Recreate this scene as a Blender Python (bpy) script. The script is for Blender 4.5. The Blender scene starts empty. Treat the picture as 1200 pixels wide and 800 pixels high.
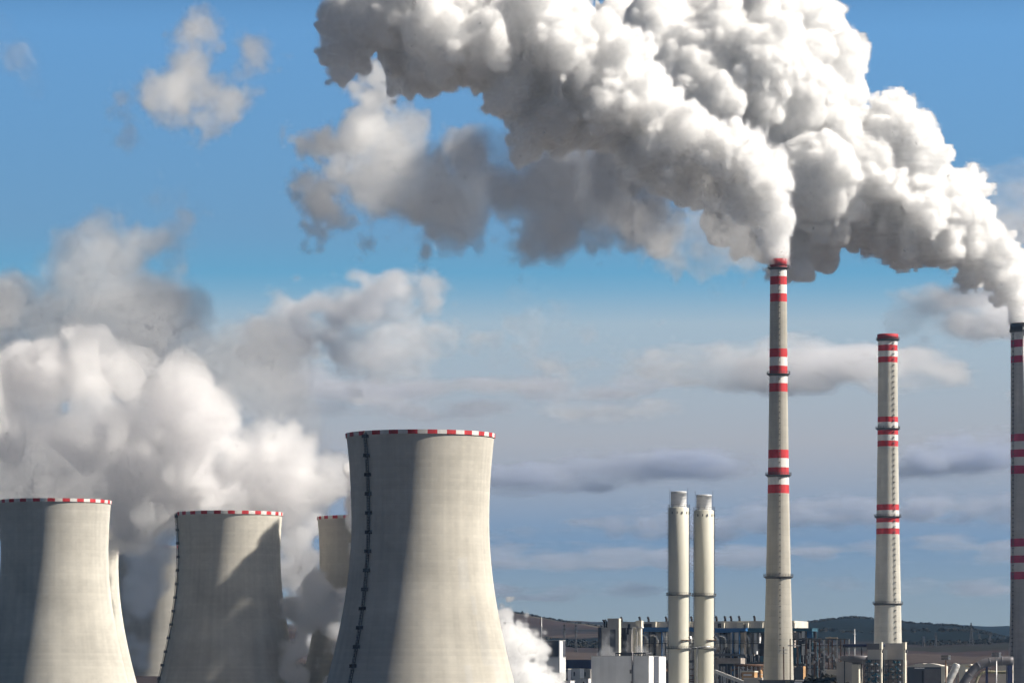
import bpy, bmesh, math, random, zlib
import numpy as np
import openvdb
from mathutils import Vector, Matrix

sc = bpy.context.scene
COL = sc.collection
R = math.radians
random.seed(11)

# ------------------------------------------------------------------ camera
F, CX, HY, ZC = 5000.0, 600.0, 830.0, 5.0       # focal length in photo pixels, axis, eye level row, eye height
def X(px, D): return (px - CX) / F * D
def Z(py, D): return ZC + (HY - py) / F * D
cam = bpy.data.cameras.new('camera'); camo = bpy.data.objects.new('camera', cam); COL.objects.link(camo)
camo.location = (0, 0, ZC); camo.rotation_euler = (math.pi/2, 0, 0)
cam.sensor_width = 36; cam.lens = F*36/1200; cam.shift_y = (HY-400)/1200; cam.clip_start = 1; cam.clip_end = 80000
sc.camera = camo

# ------------------------------------------------------------------ world, sun, exposure
EL, AZ = R(38), R(98)
w = bpy.data.worlds.new('World'); sc.world = w; w.use_nodes = True
nt = w.node_tree; bg = nt.nodes['Background']
def nd(t, ty, **kw):
    n = t.nodes.new(ty)
    for k, v in kw.items(): setattr(n, k, v)
    return n
sky = nd(nt, 'ShaderNodeTexSky', sky_type='NISHITA', sun_disc=False, sun_elevation=EL, sun_rotation=AZ, altitude=200, air_density=1.0, dust_density=0.3, ozone_density=2.0)
tc = nd(nt, 'ShaderNodeTexCoord'); sep = nd(nt, 'ShaderNodeSeparateXYZ'); nt.links.new(tc.outputs['Generated'], sep.inputs[0])
def wm(op, a, b=0.0, c=None):
    n = nd(nt, 'ShaderNodeMath', operation=op)
    for i, v in enumerate((a, b) if c is None else (a, b, c)):
        if isinstance(v, (int, float)): n.inputs[i].default_value = v
        else: nt.links.new(v, n.inputs[i])
    return n.outputs[0]
zz = wm('MAXIMUM', wm('MULTIPLY_ADD', sep.outputs[2], 3.2, 0.03), sep.outputs[2])
cmb = nd(nt, 'ShaderNodeCombineXYZ'); nt.links.new(sep.outputs[0], cmb.inputs[0]); nt.links.new(sep.outputs[1], cmb.inputs[1]); nt.links.new(zz, cmb.inputs[2])
nrm = nd(nt, 'ShaderNodeVectorMath', operation='NORMALIZE'); nt.links.new(cmb.outputs[0], nrm.inputs[0]); nt.links.new(nrm.outputs[0], sky.inputs[0])
tint = nd(nt, 'ShaderNodeMix', data_type='RGBA', blend_type='MULTIPLY'); tint.inputs[0].default_value = 1
ramp = nd(nt, 'ShaderNodeValToRGB'); nt.links.new(sep.outputs[2], ramp.inputs[0])
els = ramp.color_ramp.elements
els[0].position = 0.0; els[0].color = (.48, .47, .50, 1)
els[1].position = 1.0; els[1].color = (.02, .04, .09, 1)
for p_, c_ in ((.026, (.66, .59, .57)), (.040, (.58, .60, .66)), (.062, (1.75, 1.13, .80)), (.090, (2.05, 1.63, 1.17)), (.1005, (.79, 1.35, 1.25)), (.111, (1.0, 1.29, 1.22)), (.158, (1.08, 1.60, 1.68)), (.19, (.30, .52, .66)), (.26, (.05, .09, .16))):
    e = els.new(p_); e.color = (*c_, 1)
nt.links.new(sky.outputs[0], tint.inputs[6]); nt.links.new(ramp.outputs[0], tint.inputs[7])
nt.links.new(tint.outputs[2], bg.inputs[0]); bg.inputs[1].default_value = 0.07
sun = bpy.data.lights.new('sun', 'SUN'); sun.energy = 5.0; sun.angle = R(.5); sun.color = (1, .925, .82)
suno = bpy.data.objects.new('sun', sun); COL.objects.link(suno)
SD = Vector((math.sin(AZ)*math.cos(EL), math.cos(AZ)*math.cos(EL), math.sin(EL)))
suno.rotation_euler = SD.to_track_quat('Z', 'Y').to_euler(); suno.location = (300, 0, 400)
sc.view_settings.view_transform = 'Standard'; sc.view_settings.look = 'None'
sc.view_settings.exposure = 0.78; sc.view_settings.gamma = 1; sc.view_settings.use_curve_mapping = False
cy = sc.cycles
cy.use_denoising = True; cy.denoiser = 'OPENIMAGEDENOISE'; cy.use_adaptive_sampling = True; cy.adaptive_threshold = .06
cy.volume_bounces = 22; cy.max_bounces = 28; cy.diffuse_bounces = 9; cy.transparent_max_bounces = 64; cy.volume_max_steps = 512; cy.volume_step_rate = 4; cy.adaptive_min_samples = 16

# ------------------------------------------------------------------ materials
def mat(name, color, rough=.8, metal=0.0, spec=.3, var=.18, scale=.12, dirt=None, stretch=(1, 1, 1), bump=0.0):
    """Principled material whose tone is broken up by two sizes of noise."""
    m = bpy.data.materials.new(name); m.use_nodes = True; t = m.node_tree
    b = t.nodes['Principled BSDF']; b.inputs['Roughness'].default_value = rough; b.inputs['Metallic'].default_value = metal
    b.inputs['Specular IOR Level'].default_value = spec
    tcn = nd(t, 'ShaderNodeTexCoord'); mp = nd(t, 'ShaderNodeMapping'); mp.inputs['Scale'].default_value = stretch
    t.links.new(tcn.outputs['Object'], mp.inputs[0])
    n1 = nd(t, 'ShaderNodeTexNoise'); n1.inputs['Scale'].default_value = scale; n1.inputs['Detail'].default_value = 8; n1.inputs['Roughness'].default_value = .65
    t.links.new(mp.outputs[0], n1.inputs['Vector'])
    rp = nd(t, 'ShaderNodeValToRGB'); t.links.new(n1.outputs['Fac'], rp.inputs[0])
    lo = [c*(1-var) for c in color]; hi = [min(1, c*(1+var)) for c in color]
    if dirt: lo = dirt
    rp.color_ramp.elements[0].position = .3; rp.color_ramp.elements[0].color = (*lo, 1)
    rp.color_ramp.elements[1].position = .68; rp.color_ramp.elements[1].color = (*hi, 1)
    t.links.new(rp.outputs[0], b.inputs['Base Color'])
    if bump:
        bp = nd(t, 'ShaderNodeBump'); bp.inputs['Strength'].default_value = bump; bp.inputs['Distance'].default_value = .3
        t.links.new(n1.outputs['Fac'], bp.inputs['Height']); t.links.new(bp.outputs[0], b.inputs['Normal'])
    return m

def concrete(name, base, lift=1.3, panels=72, streak=.2, lines=.05, bump=.2):
    """Poured concrete of a round shell: lifts, formwork panels, rain streaks, blotches."""
    m = bpy.data.materials.new(name); m.use_nodes = True; t = m.node_tree
    b = t.nodes['Principled BSDF']; b.inputs['Roughness'].default_value = .9; b.inputs['Specular IOR Level'].default_value = .15; b.inputs['Diffuse Roughness'].default_value = .6
    L = t.links.new
    def M(op, a, bb=0.0, c=None):
        n = nd(t, 'ShaderNodeMath', operation=op)
        for i, v in enumerate((a, bb) if c is None else (a, bb, c)):
            if isinstance(v, (int, float)): n.inputs[i].default_value = v
            else: L(v, n.inputs[i])
        return n.outputs[0]
    tcn = nd(t, 'ShaderNodeTexCoord'); s = nd(t, 'ShaderNodeSeparateXYZ'); L(tcn.outputs['Object'], s.inputs[0])
    ang = M('ARCTAN2', s.outputs[1], s.outputs[0])
    u = M('MULTIPLY', ang, panels/6.2832); lf = M('DIVIDE', s.outputs[2], lift)
    cell = nd(t, 'ShaderNodeCombineXYZ'); L(M('FLOOR', u), cell.inputs[0]); L(M('FLOOR', lf), cell.inputs[1])
    wn = nd(t, 'ShaderNodeTexWhiteNoise', noise_dimensions='2D'); L(cell.outputs[0], wn.inputs['Vector'])
    wl = nd(t, 'ShaderNodeTexWhiteNoise', noise_dimensions='1D'); L(M('FLOOR', lf), wl.inputs['W'])
    joint = M('LESS_THAN', M('FRACT', lf), .12)
    pj = M('LESS_THAN', M('FRACT', u), .05)
    sv = nd(t, 'ShaderNodeCombineXYZ'); L(M('MULTIPLY', u, .9), sv.inputs[0]); L(M('MULTIPLY', s.outputs[2], .012), sv.inputs[1])
    st = nd(t, 'ShaderNodeTexNoise', noise_dimensions='2D'); st.inputs['Scale'].default_value = 1; st.inputs['Detail'].default_value = 6; L(sv.outputs[0], st.inputs['Vector'])
    bl = nd(t, 'ShaderNodeTexNoise'); bl.inputs['Scale'].default_value = .045; bl.inputs['Detail'].default_value = 9; bl.inputs['Roughness'].default_value = .6; L(tcn.outputs['Object'], bl.inputs['Vector'])
    v = M('ADD', 1.0, M('MULTIPLY', M('SUBTRACT', st.outputs['Fac'], .5), streak*2.4))
    v = M('ADD', v, M('MULTIPLY', M('SUBTRACT', bl.outputs['Fac'], .5), .8))
    v = M('ADD', v, M('MULTIPLY', M('SUBTRACT', wn.outputs['Value'], .5), .055))
    v = M('ADD', v, M('MULTIPLY', M('SUBTRACT', wl.outputs['Value'], .5), .06))
    v = M('SUBTRACT', v, M('MULTIPLY', joint, lines)); v = M('SUBTRACT', v, M('MULTIPLY', pj, lines*.5))
    mx = nd(t, 'ShaderNodeVectorMath', operation='SCALE'); mx.inputs[0].default_value = base; L(v, mx.inputs[3])
    L(mx.outputs[0], b.inputs['Base Color'])
    bp = nd(t, 'ShaderNodeBump'); bp.inputs['Strength'].default_value = bump; bp.inputs['Distance'].default_value = .25
    L(M('SUBTRACT', bl.outputs['Fac'], M('MULTIPLY', joint, .25)), bp.inputs['Height']); L(bp.outputs[0], b.inputs['Normal'])
    return m

def ribbed(name, color, period=1.2, depth=.25, rough=.6, axis=0, metal=0.0):
    """Profiled sheet cladding: vertical ribs with a slight tone change from sheet to sheet."""
    m = bpy.data.materials.new(name); m.use_nodes = True; t = m.node_tree; L = t.links.new
    b = t.nodes['Principled BSDF']; b.inputs['Roughness'].default_value = rough; b.inputs['Metallic'].default_value = metal; b.inputs['Specular IOR Level'].default_value = .35
    tcn = nd(t, 'ShaderNodeTexCoord'); s = nd(t, 'ShaderNodeSeparateXYZ'); L(tcn.outputs['Object'], s.inputs[0])
    a = nd(t, 'ShaderNodeMath', operation='ADD'); L(s.outputs[0], a.inputs[0]); L(s.outputs[1], a.inputs[1])
    src = a.outputs[0] if axis == 0 else s.outputs[2]
    dv = nd(t, 'ShaderNodeMath', operation='DIVIDE'); L(src, dv.inputs[0]); dv.inputs[1].default_value = period
    fr = nd(t, 'ShaderNodeMath', operation='PINGPONG'); L(dv.outputs[0], fr.inputs[0]); fr.inputs[1].default_value = .5
    fl = nd(t, 'ShaderNodeMath', operation='FLOOR'); L(dv.outputs[0], fl.inputs[0])
    wn = nd(t, 'ShaderNodeTexWhiteNoise', noise_dimensions='1D'); L(fl.outputs[0], wn.inputs['W'])
    n1 = nd(t, 'ShaderNodeTexNoise'); n1.inputs['Scale'].default_value = .15; n1.inputs['Detail'].default_value = 7; L(tcn.outputs['Object'], n1.inputs['Vector'])
    ad = nd(t, 'ShaderNodeMath', operation='MULTIPLY_ADD'); L(wn.outputs['Value'], ad.inputs[0]); ad.inputs[1].default_value = .25; L(n1.outputs['Fac'], ad.inputs[2])
    sb = nd(t, 'ShaderNodeMath', operation='MULTIPLY_ADD'); L(ad.outputs[0], sb.inputs[0]); sb.inputs[1].default_value = .45; sb.inputs[2].default_value = .72
    mx = nd(t, 'ShaderNodeVectorMath', operation='SCALE'); mx.inputs[0].default_value = color; L(sb.outputs[0], mx.inputs[3]); L(mx.outputs[0], b.inputs['Base Color'])
    bp = nd(t, 'ShaderNodeBump'); bp.inputs['Strength'].default_value = depth; bp.inputs['Distance'].default_value = .2; L(fr.outputs[0], bp.inputs['Height']); L(bp.outputs[0], b.inputs['Normal'])
    return m

M = dict(
    shell=concrete('tower concrete', (.59, .562, .495), 1.35, 72, .12),
    shell_old=concrete('tower concrete worn', (.57, .545, .485), 1.6, 60, .11, .06),
    patch=concrete('tower concrete repaired', (.575, .555, .505), 1.35, 72, .12, .04),
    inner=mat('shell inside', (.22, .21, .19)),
    stack=concrete('chimney concrete', (.50, .475, .415), 2.5, 24, .16, .06),
    stack_pale=concrete('pale chimney concrete', (.58, .56, .50), 2.5, 24, .10, .05),
    stack_shade=concrete('shade-toned chimney concrete', (.42, .40, .39), 2.5, 24, .2, .08),  # concrete darkened: the right edge chimney's shade is put into its colour
    red=mat('red paint', (.46, .032, .038), .7, var=.34, scale=.45, stretch=(1, 1, .12)),
    red_old=mat('weathered red paint', (.40, .03, .04), .7, var=.25, scale=.25, stretch=(1, 1, .3)),
    shade_red=mat('crimson paint', (.36, .015, .06), .6, var=.2, scale=.3, stretch=(1, 1, .3)),  # band red darkened for the same painted shade
    white=mat('white paint', (.64, .62, .59), .7, var=.2, scale=.45, stretch=(1, 1, .12)),
    shade_white=mat('shade-toned white paint', (.52, .50, .49), .7, var=.12, scale=.25, stretch=(1, 1, .3)),  # band white greyed for the same painted shade
    soot=mat('soot', (.025, .023, .025), .8, var=.4, scale=.3),
    steel=mat('dark steel', (.075, .075, .08), .6, var=.3, scale=.6),
    rust=mat('rusty steel', (.12, .065, .04), .8, var=.4, scale=.4),
    galv=mat('galvanised steel', (.42, .42, .42), .45, .5, var=.2, scale=.5),
    alu=ribbed('bright cladding', (.66, .65, .62), 1.5, .3, .35, 1, .55),
    tin=mat('bare flue steel', (.80, .80, .80), .4, .0, .6, var=.12, scale=.3),
    stackpaint=mat('cream stack paint', (.56, .54, .455), .55, var=.10, scale=.1, stretch=(1, 1, .25)),
    cream=mat('cream wall', (.62, .58, .48), .8, var=.12),
    hall=ribbed('white sheet cladding', (.66, .66, .66), 1.8, .12, .6),
    hall_bright=ribbed('bright white sheet cladding', (.72, .72, .70), 1.8, .12, .6),
    grey=ribbed('grey sheet cladding', (.45, .42, .385), 1.6, .2, .7),
    brown=mat('brown brick wall', (.30, .26, .23), .9, var=.25, scale=.3),
    dark=ribbed('dark blue cladding', (.055, .06, .078), 1.4, .2, .6),
    navy=ribbed('navy cladding', (.018, .025, .075), 1.4, .2, .5),
    blue=mat('blue steel paint', (.03, .11, .26), .5, var=.2, scale=.4),
    teal=mat('teal steel paint', (.035, .10, .14), .5, var=.25, scale=.4),
    glass=mat('dark window glass', (.03, .035, .04), .15, spec=.6, var=.3, scale=.3),
    interior_shade=mat('painted interior shade', (.06, .05, .052), .9, var=.4, scale=.3),  # darkness of the deep bays put into the wall colour
    roof=mat('pale roof felt', (.52, .49, .44), .9, var=.2, scale=.1),
    tan=mat('tan panel', (.42, .34, .25), .8, var=.2),
    ochre=mat('ochre cladding', (.42, .25, .12), .8, var=.3),
    duct=mat('dark grey duct', (.13, .125, .135), .5, var=.2, scale=.3, metal=.1),
    olive=mat('olive duct', (.25, .235, .16), .7, var=.2),
    bark=mat('bark', (.05, .04, .032), .9),
    leaf=mat('winter foliage', (.020, .019, .015), .95, var=.5, scale=.05),
)

# ------------------------------------------------------------------ object helpers
def link(name, me, parent=None, m=None, loc=(0, 0, 0)):
    o = bpy.data.objects.new(name, me); COL.objects.link(o); o.parent = parent; o.location = loc
    for k in ([] if m is None else (m if isinstance(m, (list, tuple)) else [m])): me.materials.append(k)
    return o
def tag(o, label, cat, group=None):
    o['label'] = label; o['category'] = cat
    if group: o['group'] = group
    return o
def thing(name, label, cat, loc=(0, 0, 0), rz=0.0, group=None):
    o = bpy.data.objects.new(name, None); COL.objects.link(o); o.empty_display_size = 3
    o.location = loc; o.rotation_euler = (0, 0, rz); return tag(o, label, cat, group)
class MB:
    """collects shapes into one mesh"""
    def __init__(s): s.bm = bmesh.new(); s.mi = 0
    def _f(s, vs, smooth=False):
        try:
            f = s.bm.faces.new(vs); f.material_index = s.mi; f.smooth = smooth
        except ValueError: pass
    def box(s, x0, x1, y0, y1, z0, z1, rot=None, piv=None):
        v = [Vector((x, y, z)) for z in (z0, z1) for y in (y0, y1) for x in (x0, x1)]
        if rot is not None:
            p = Vector(piv) if piv else Vector(((x0+x1)/2, (y0+y1)/2, (z0+z1)/2)); v = [rot @ (q-p) + p for q in v]
        b = [s.bm.verts.new(q) for q in v]
        for q in ((0, 2, 3, 1), (4, 5, 7, 6), (0, 1, 5, 4), (2, 6, 7, 3), (0, 4, 6, 2), (1, 3, 7, 5)): s._f([b[i] for i in q])
        return s
    def bar(s, a, b, t, t2=None):
        """square bar from a to b"""
        a = Vector(a); b = Vector(b); d = b-a; l = d.length; q = d.to_track_quat('Z', 'Y').to_matrix()
        t2 = t2 or t; vs = []
        for z in (0, l):
            for sx, sy in ((-1, -1), (1, -1), (1, 1), (-1, 1)): vs.append(s.bm.verts.new(a + q @ Vector((sx*t/2, sy*t2/2, z))))
        s._f(vs[3::-1]); s._f(vs[4:8])
        for i in range(4): j = (i+1) % 4; s._f([vs[i], vs[j], vs[4+j], vs[4+i]])
        return s
    def tube(s, pts, r, seg=12, cap=True, wob=None):
        pts = [Vector(p) for p in pts]; rings = []
        rs = r if isinstance(r, (list, tuple)) else [r]*len(pts)
        up = None
        for i, p in enumerate(pts):
            t = (pts[min(i+1, len(pts)-1)] - pts[max(i-1, 0)]).normalized()
            if up is None: up = Vector((0, 1, 0)) if abs(t.y) < .9 else Vector((1, 0, 0))
            a = (up - t*up.dot(t)).normalized(); b = t.cross(a); up = a
            rings.append([s.bm.verts.new(p + (a*math.cos(k*2*math.pi/seg) + b*math.sin(k*2*math.pi/seg))*rs[i]) for k in range(seg)])
        for A, B in zip(rings, rings[1:]):
            for k in range(seg): s._f([A[k], A[(k+1) % seg], B[(k+1) % seg], B[k]], True)
        if cap: s._f(rings[0][::-1]); s._f(rings[-1])
        return s
    def lathe(s, prof, seg=64, c=(0, 0, 0), mats=None, a0=0.0, a1=2*math.pi, cap=False, smooth=True):
        """prof: (r, z) pairs; mats: a material slot for each band or f(band, k)"""
        full = abs(a1-a0-2*math.pi) < 1e-6; n = seg if full else seg+1; rings = []
        for r, z in prof:
            rings.append([s.bm.verts.new((c[0]+r*math.cos(a0+(a1-a0)*k/seg), c[1]+r*math.sin(a0+(a1-a0)*k/seg), c[2]+z)) for k in range(n)])
        for i, (A, B) in enumerate(zip(rings, rings[1:])):
            for k in range(seg):
                if mats is not None: s.mi = mats(i, k) if callable(mats) else mats[i]
                s._f([A[k], A[(k+1) % n], B[(k+1) % n], B[k]], smooth)
        if cap: s._f(rings[0][::-1]); s._f(rings[-1])
        return s
    def poly(s, pts, y0, y1):
        """prism of an x,z outline from y0 to y1"""
        A = [s.bm.verts.new((x, y0, z)) for x, z in pts]; B = [s.bm.verts.new((x, y1, z)) for x, z in pts]
        s._f(A); s._f(B[::-1]); n = len(pts)
        for i in range(n): j = (i+1) % n; s._f([A[j], A[i], B[i], B[j]])
        return s
    def build(s, name, m, parent=None, loc=(0, 0, 0), fix=False):
        if fix: bmesh.ops.recalc_face_normals(s.bm, faces=s.bm.faces)
        me = bpy.data.meshes.new(name); s.bm.to_mesh(me); s.bm.free()
        return link(name, me, parent, m, loc)
def copy_tree(o, parent=None):
    c = o.copy(); COL.objects.link(c); c.parent = parent
    for ch in list(o.children): copy_tree(ch, c)
    return c

# ------------------------------------------------------------------ ground, fields and hills (one sheet out to the hills, one far ridge)
def lerp(v, xs, ys): return float(np.interp(v, xs, ys))
SKY_PX = [-1500, -600, 0, 300, 500, 560, 600, 625, 650, 680, 705, 740, 800, 880, 915, 935, 955, 972, 985, 1000, 1030, 1060, 1100, 1122, 1140, 1160, 1185, 1230, 1400, 2600]
SKY_Y = [770, 760, 745, 735, 724, 720, 718.5, 722, 726, 729.5, 733, 737, 739, 735, 731, 730, 728.5, 727.5, 725, 724.3, 726, 729.3, 731, 732.5, 737, 743, 748.5, 752, 756, 770]
rngt = np.random.default_rng(5)
DS = [0, 300, 900, 1500, 2000, 2300, 2500, 2700, 2900, 3100, 3300, 3500, 3700, 3850, 4000, 4150, 4300, 4500, 4700, 4900, 5100, 5300, 5600, 6200, 7500]
YS = {2300: 846, 2500: 812, 2700: 792, 2900: 781, 3100: 773, 3300: 767, 3500: 761, 3700: 755, 3850: 750, 4000: 746, 4150: 742}
bm = MB(); cols = list(range(-1500, 2601, 20)); vs = []
for D in DS:
    row = []
    for px in cols:
        x = X(px, max(D, 900)) if D < 900 else X(px, D)
        sk = lerp(px, SKY_PX, SKY_Y)
        if D <= 2300: z = 0.0
        elif D in YS: z = max(0.0, Z(max(YS[D], sk+8*(1-(D-2300)/1850)+2), D))
        elif D <= 5300:
            t = (D-4150)/1150; y0 = max(742, sk+2); z = Z(y0 + (sk-y0)*(1-(1-t)**1.6), D)
        else: z = Z(sk, 5300) - (D-5300)*.05
        if D > 2300: z += math.sin(px*.031+D*.004)*1.2 + math.sin(px*.083+D*.011)*.6
        row.append(bm.bm.verts.new((x, D - (200 if D == 0 else 0), z)))
    vs.append(row)
for A, B in zip(vs, vs[1:]):
    for k in range(len(cols)-1): bm._f([A[k], A[k+1], B[k+1], B[k]], True)
def land_mat():
    m = bpy.data.materials.new('fields'); m.use_nodes = True; t = m.node_tree; L = t.links.new
    b = t.nodes['Principled BSDF']; b.inputs['Roughness'].default_value = 1; b.inputs['Specular IOR Level'].default_value = .05
    tcn = nd(t, 'ShaderNodeTexCoord'); mp = nd(t, 'ShaderNodeMapping'); mp.inputs['Scale'].default_value = (1/420, 1/300, 0); mp.inputs['Rotation'].default_value = (0, 0, .12); mp.inputs['Location'].default_value = (.3, .7, 0)
    L(tcn.outputs['Object'], mp.inputs[0])
    n0 = nd(t, 'ShaderNodeTexNoise'); n0.inputs['Scale'].default_value = .004; n0.inputs['Detail'].default_value = 8; n0.inputs['Roughness'].default_value = .6; L(tcn.outputs['Object'], n0.inputs['Vector'])
    vo = nd(t, 'ShaderNodeTexVoronoi', voronoi_dimensions='2D', distance='CHEBYCHEV'); vo.inputs['Scale'].default_value = 1; L(mp.outputs[0], vo.inputs['Vector'])
    sp = nd(t, 'ShaderNodeSeparateColor'); L(vo.outputs['Color'], sp.inputs[0])
    rp = nd(t, 'ShaderNodeValToRGB'); rp.color_ramp.interpolation = 'CONSTANT'; L(sp.outputs[0], rp.inputs[0])
    cs = [(0, (.040, .029, .030)), (.2, (.060, .047, .043)), (.4, (.034, .028, .030)), (.58, (.085, .070, .055)), (.72, (.022, .022, .02)), (.86, (.042, .03, .027))]
    rp.color_ramp.elements[0].color = (*cs[0][1], 1); rp.color_ramp.elements[1].position = .2; rp.color_ramp.elements[1].color = (*cs[1][1], 1)
    for p, c in cs[2:]: rp.color_ramp.elements.new(p).color = (*c, 1)
    # woodland on the slopes
    wd = nd(t, 'ShaderNodeValToRGB'); wd.color_ramp.elements[0].position = .48; wd.color_ramp.elements[1].position = .53
    sx_ = nd(t, 'ShaderNodeSeparateXYZ'); L(tcn.outputs['Object'], sx_.inputs[0]); ea = nd(t, 'ShaderNodeMapRange'); ea.inputs[1].default_value = 150; ea.inputs[2].default_value = 320; ea.inputs[3].default_value = -.06; ea.inputs[4].default_value = .2; L(sx_.outputs[0], ea.inputs[0])
    wa = nd(t, 'ShaderNodeMath', operation='ADD'); L(n0.outputs['Fac'], wa.inputs[0]); L(ea.outputs[0], wa.inputs[1]); L(wa.outputs[0], wd.inputs[0])
    s = nd(t, 'ShaderNodeSeparateXYZ'); L(tcn.outputs['Object'], s.inputs[0])
    gt = nd(t, 'ShaderNodeMapRange'); gt.inputs[1].default_value = 3650; gt.inputs[2].default_value = 3850; L(s.outputs[1], gt.inputs[0])
    ml = nd(t, 'ShaderNodeMath', operation='MULTIPLY'); L(wd.outputs[0], ml.inputs[0]); L(gt.outputs[0], ml.inputs[1])
    mx = nd(t, 'ShaderNodeMix', data_type='RGBA'); L(ml.outputs[0], mx.inputs[0]); L(rp.outputs[0], mx.inputs[6]); mx.inputs[7].default_value = (.006, .010, .013, 1)
    n2 = nd(t, 'ShaderNodeTexNoise'); n2.inputs['Scale'].default_value = .03; n2.inputs['Detail'].default_value = 8; L(tcn.outputs['Object'], n2.inputs['Vector'])
    m2 = nd(t, 'ShaderNodeMath', operation='MULTIPLY_ADD'); L(n2.outputs['Fac'], m2.inputs[0]); m2.inputs[1].default_value = 1.1; m2.inputs[2].default_value = .45
    sc_ = nd(t, 'ShaderNodeVectorMath', operation='SCALE'); L(mx.outputs[2], sc_.inputs[0]); L(m2.outputs[0], sc_.inputs[3]); L(sc_.outputs[0], b.inputs['Base Color'])
    return m
LAND = land_mat()
g = bm.build('ground', LAND); g['kind'] = 'structure'
bm = MB(); rows = []
for D, dy in ((7400, 60), (8600, 3), (8900, 0), (9600, 40)):
    rows.append([bm.bm.verts.new((X(px, D), D, max(-40, Z(730.3 + dy + 2.0*math.sin(px*.006+.5) + 1.2*math.sin(px*.017) + (.6*math.sin(px*.11) if dy == 0 else 0), D)))) for px in range(-1500, 2601, 10)])
for A, B in zip(rows, rows[1:]):
    for k in range(len(A)-1): bm._f([A[k], A[k+1], B[k+1], B[k]], True)
h = bm.build('hills', LAND); h['kind'] = 'structure'

bm = MB()
for x0, x1, y0, y1 in ((-30000, 30000, -30000, -201), (-30000, -9000, -200, 30000), (9000, 30000, -200, 30000)): 
    v = [bm.bm.verts.new(q) for q in ((x0, y0, -3), (x1, y0, -3), (x1, y1, -3), (x0, y1, -3))]; bm._f(v)
for s_ in (-1, 1):                                        # wedges beside the visible fan
    v = [bm.bm.verts.new(q) for q in ((s_*9000, -200, -3), (s_*9000, 20000, -3), (X(600+s_*2000, 7000)*1.0, 7000, -3), (s_*350, -200, -3))]; bm._f(v if s_ > 0 else v[::-1])
pl = bm.build('plain', mat('dry winter grass', (.18, .18, .18), 1, spec=.05, var=.3, scale=.01)); pl['kind'] = 'structure'

bm = MB(); bm._f([bm.bm.verts.new((x, y, .12)) for x, y in ((10, 1690), (330, 1690), (620, 2290), (10, 2290))])
yd = bm.build('bounce_yard', mat('grey gravel and paving', (.22, .22, .22), .95, spec=.1, var=.3, scale=.05)); yd['kind'] = 'structure'  # pale ground sheet out of view, added to bounce light up under the plumes
# tree cover: clumps of small leaf faces, too far off to count
def clump(bm, c, r, n, rnd, flat=.75):
    for _ in range(n):
        d = Vector((rnd.gauss(0, 1), rnd.gauss(0, 1), rnd.gauss(0, 1))).normalized(); p = Vector(c) + Vector((d.x*r, d.y*r, abs(d.z)*r*flat)) * rnd.uniform(.55, 1.05)
        s = r*rnd.uniform(.16, .34); a = Vector((rnd.gauss(0, 1), rnd.gauss(0, 1), rnd.gauss(0, 1))).normalized(); b2 = a.cross(d).normalized()
        bm._f([bm.bm.verts.new(p+a*s), bm.bm.verts.new(p+b2*s), bm.bm.verts.new(p-a*s), bm.bm.verts.new(p-b2*s)])
def ground_z(px, D):
    i = np.searchsorted(DS, D); j = min(max(i, 1), len(DS)-1); t = (D-DS[j-1])/(DS[j]-DS[j-1]); k = int((px-cols[0])/20); k = min(max(k, 0), len(cols)-2); f = (px-cols[k])/20
    co = lambda a, b_: GV[a*len(cols)+b_]
    return (co(j-1, k)*(1-f)+co(j-1, k+1)*f)*(1-t) + (co(j, k)*(1-f)+co(j, k+1)*f)*t
_c = np.empty(len(g.data.vertices)*3); g.data.vertices.foreach_get('co', _c); GV = _c.reshape(-1, 3)[:, 2]
def trees(name, spots, m=M['leaf']):
    rnd = random.Random(name); bm = MB()
    for px, D, r in spots: clump(bm, (X(px, D), D, ground_z(px, D)), r, int(16+r*2.5), rnd)
    o = bm.build(name, m); o['kind'] = 'stuff'; return o
rnd = random.Random(3)
sp = []
for px in range(560, 1200, 1):                       # woodland crest
    dens = .9 if px < 612 else (.85 if 618 < px < 668 else (.8 if px > 930 else .3))
    if rnd.random() < dens: sp.append((px+rnd.random(), 5260+rnd.uniform(-60, 40), rnd.uniform(2.0, 4.2)))
tr = trees('ridge_woods', sp); tag(tr, 'dark bare woods along the crest of the far hills', 'woods')
sp = [(rnd.uniform(598, 645), 3930+rnd.uniform(-30, 30), rnd.uniform(1.5, 4)) for _ in range(46)] + [(602.5, 3900, 7), (604, 3905, 6)]
sp += [(rnd.uniform(655, 745), 3700+rnd.uniform(-90, 90), rnd.uniform(2, 5.5)) for _ in range(150)]
sp += [(rnd.uniform(1050, 1190), 3760+rnd.uniform(-50, 50), rnd.uniform(1.5, 4)) for _ in range(130)]
sp += [(rnd.uniform(930, 1190), 4300+rnd.uniform(-80, 80), rnd.uniform(1.5, 4)) for _ in range(120)]
tr = trees('field_shrubbery', sp); tag(tr, 'dark leafless shrubbery between the brown fields behind the plant', 'shrubbery')

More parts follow.
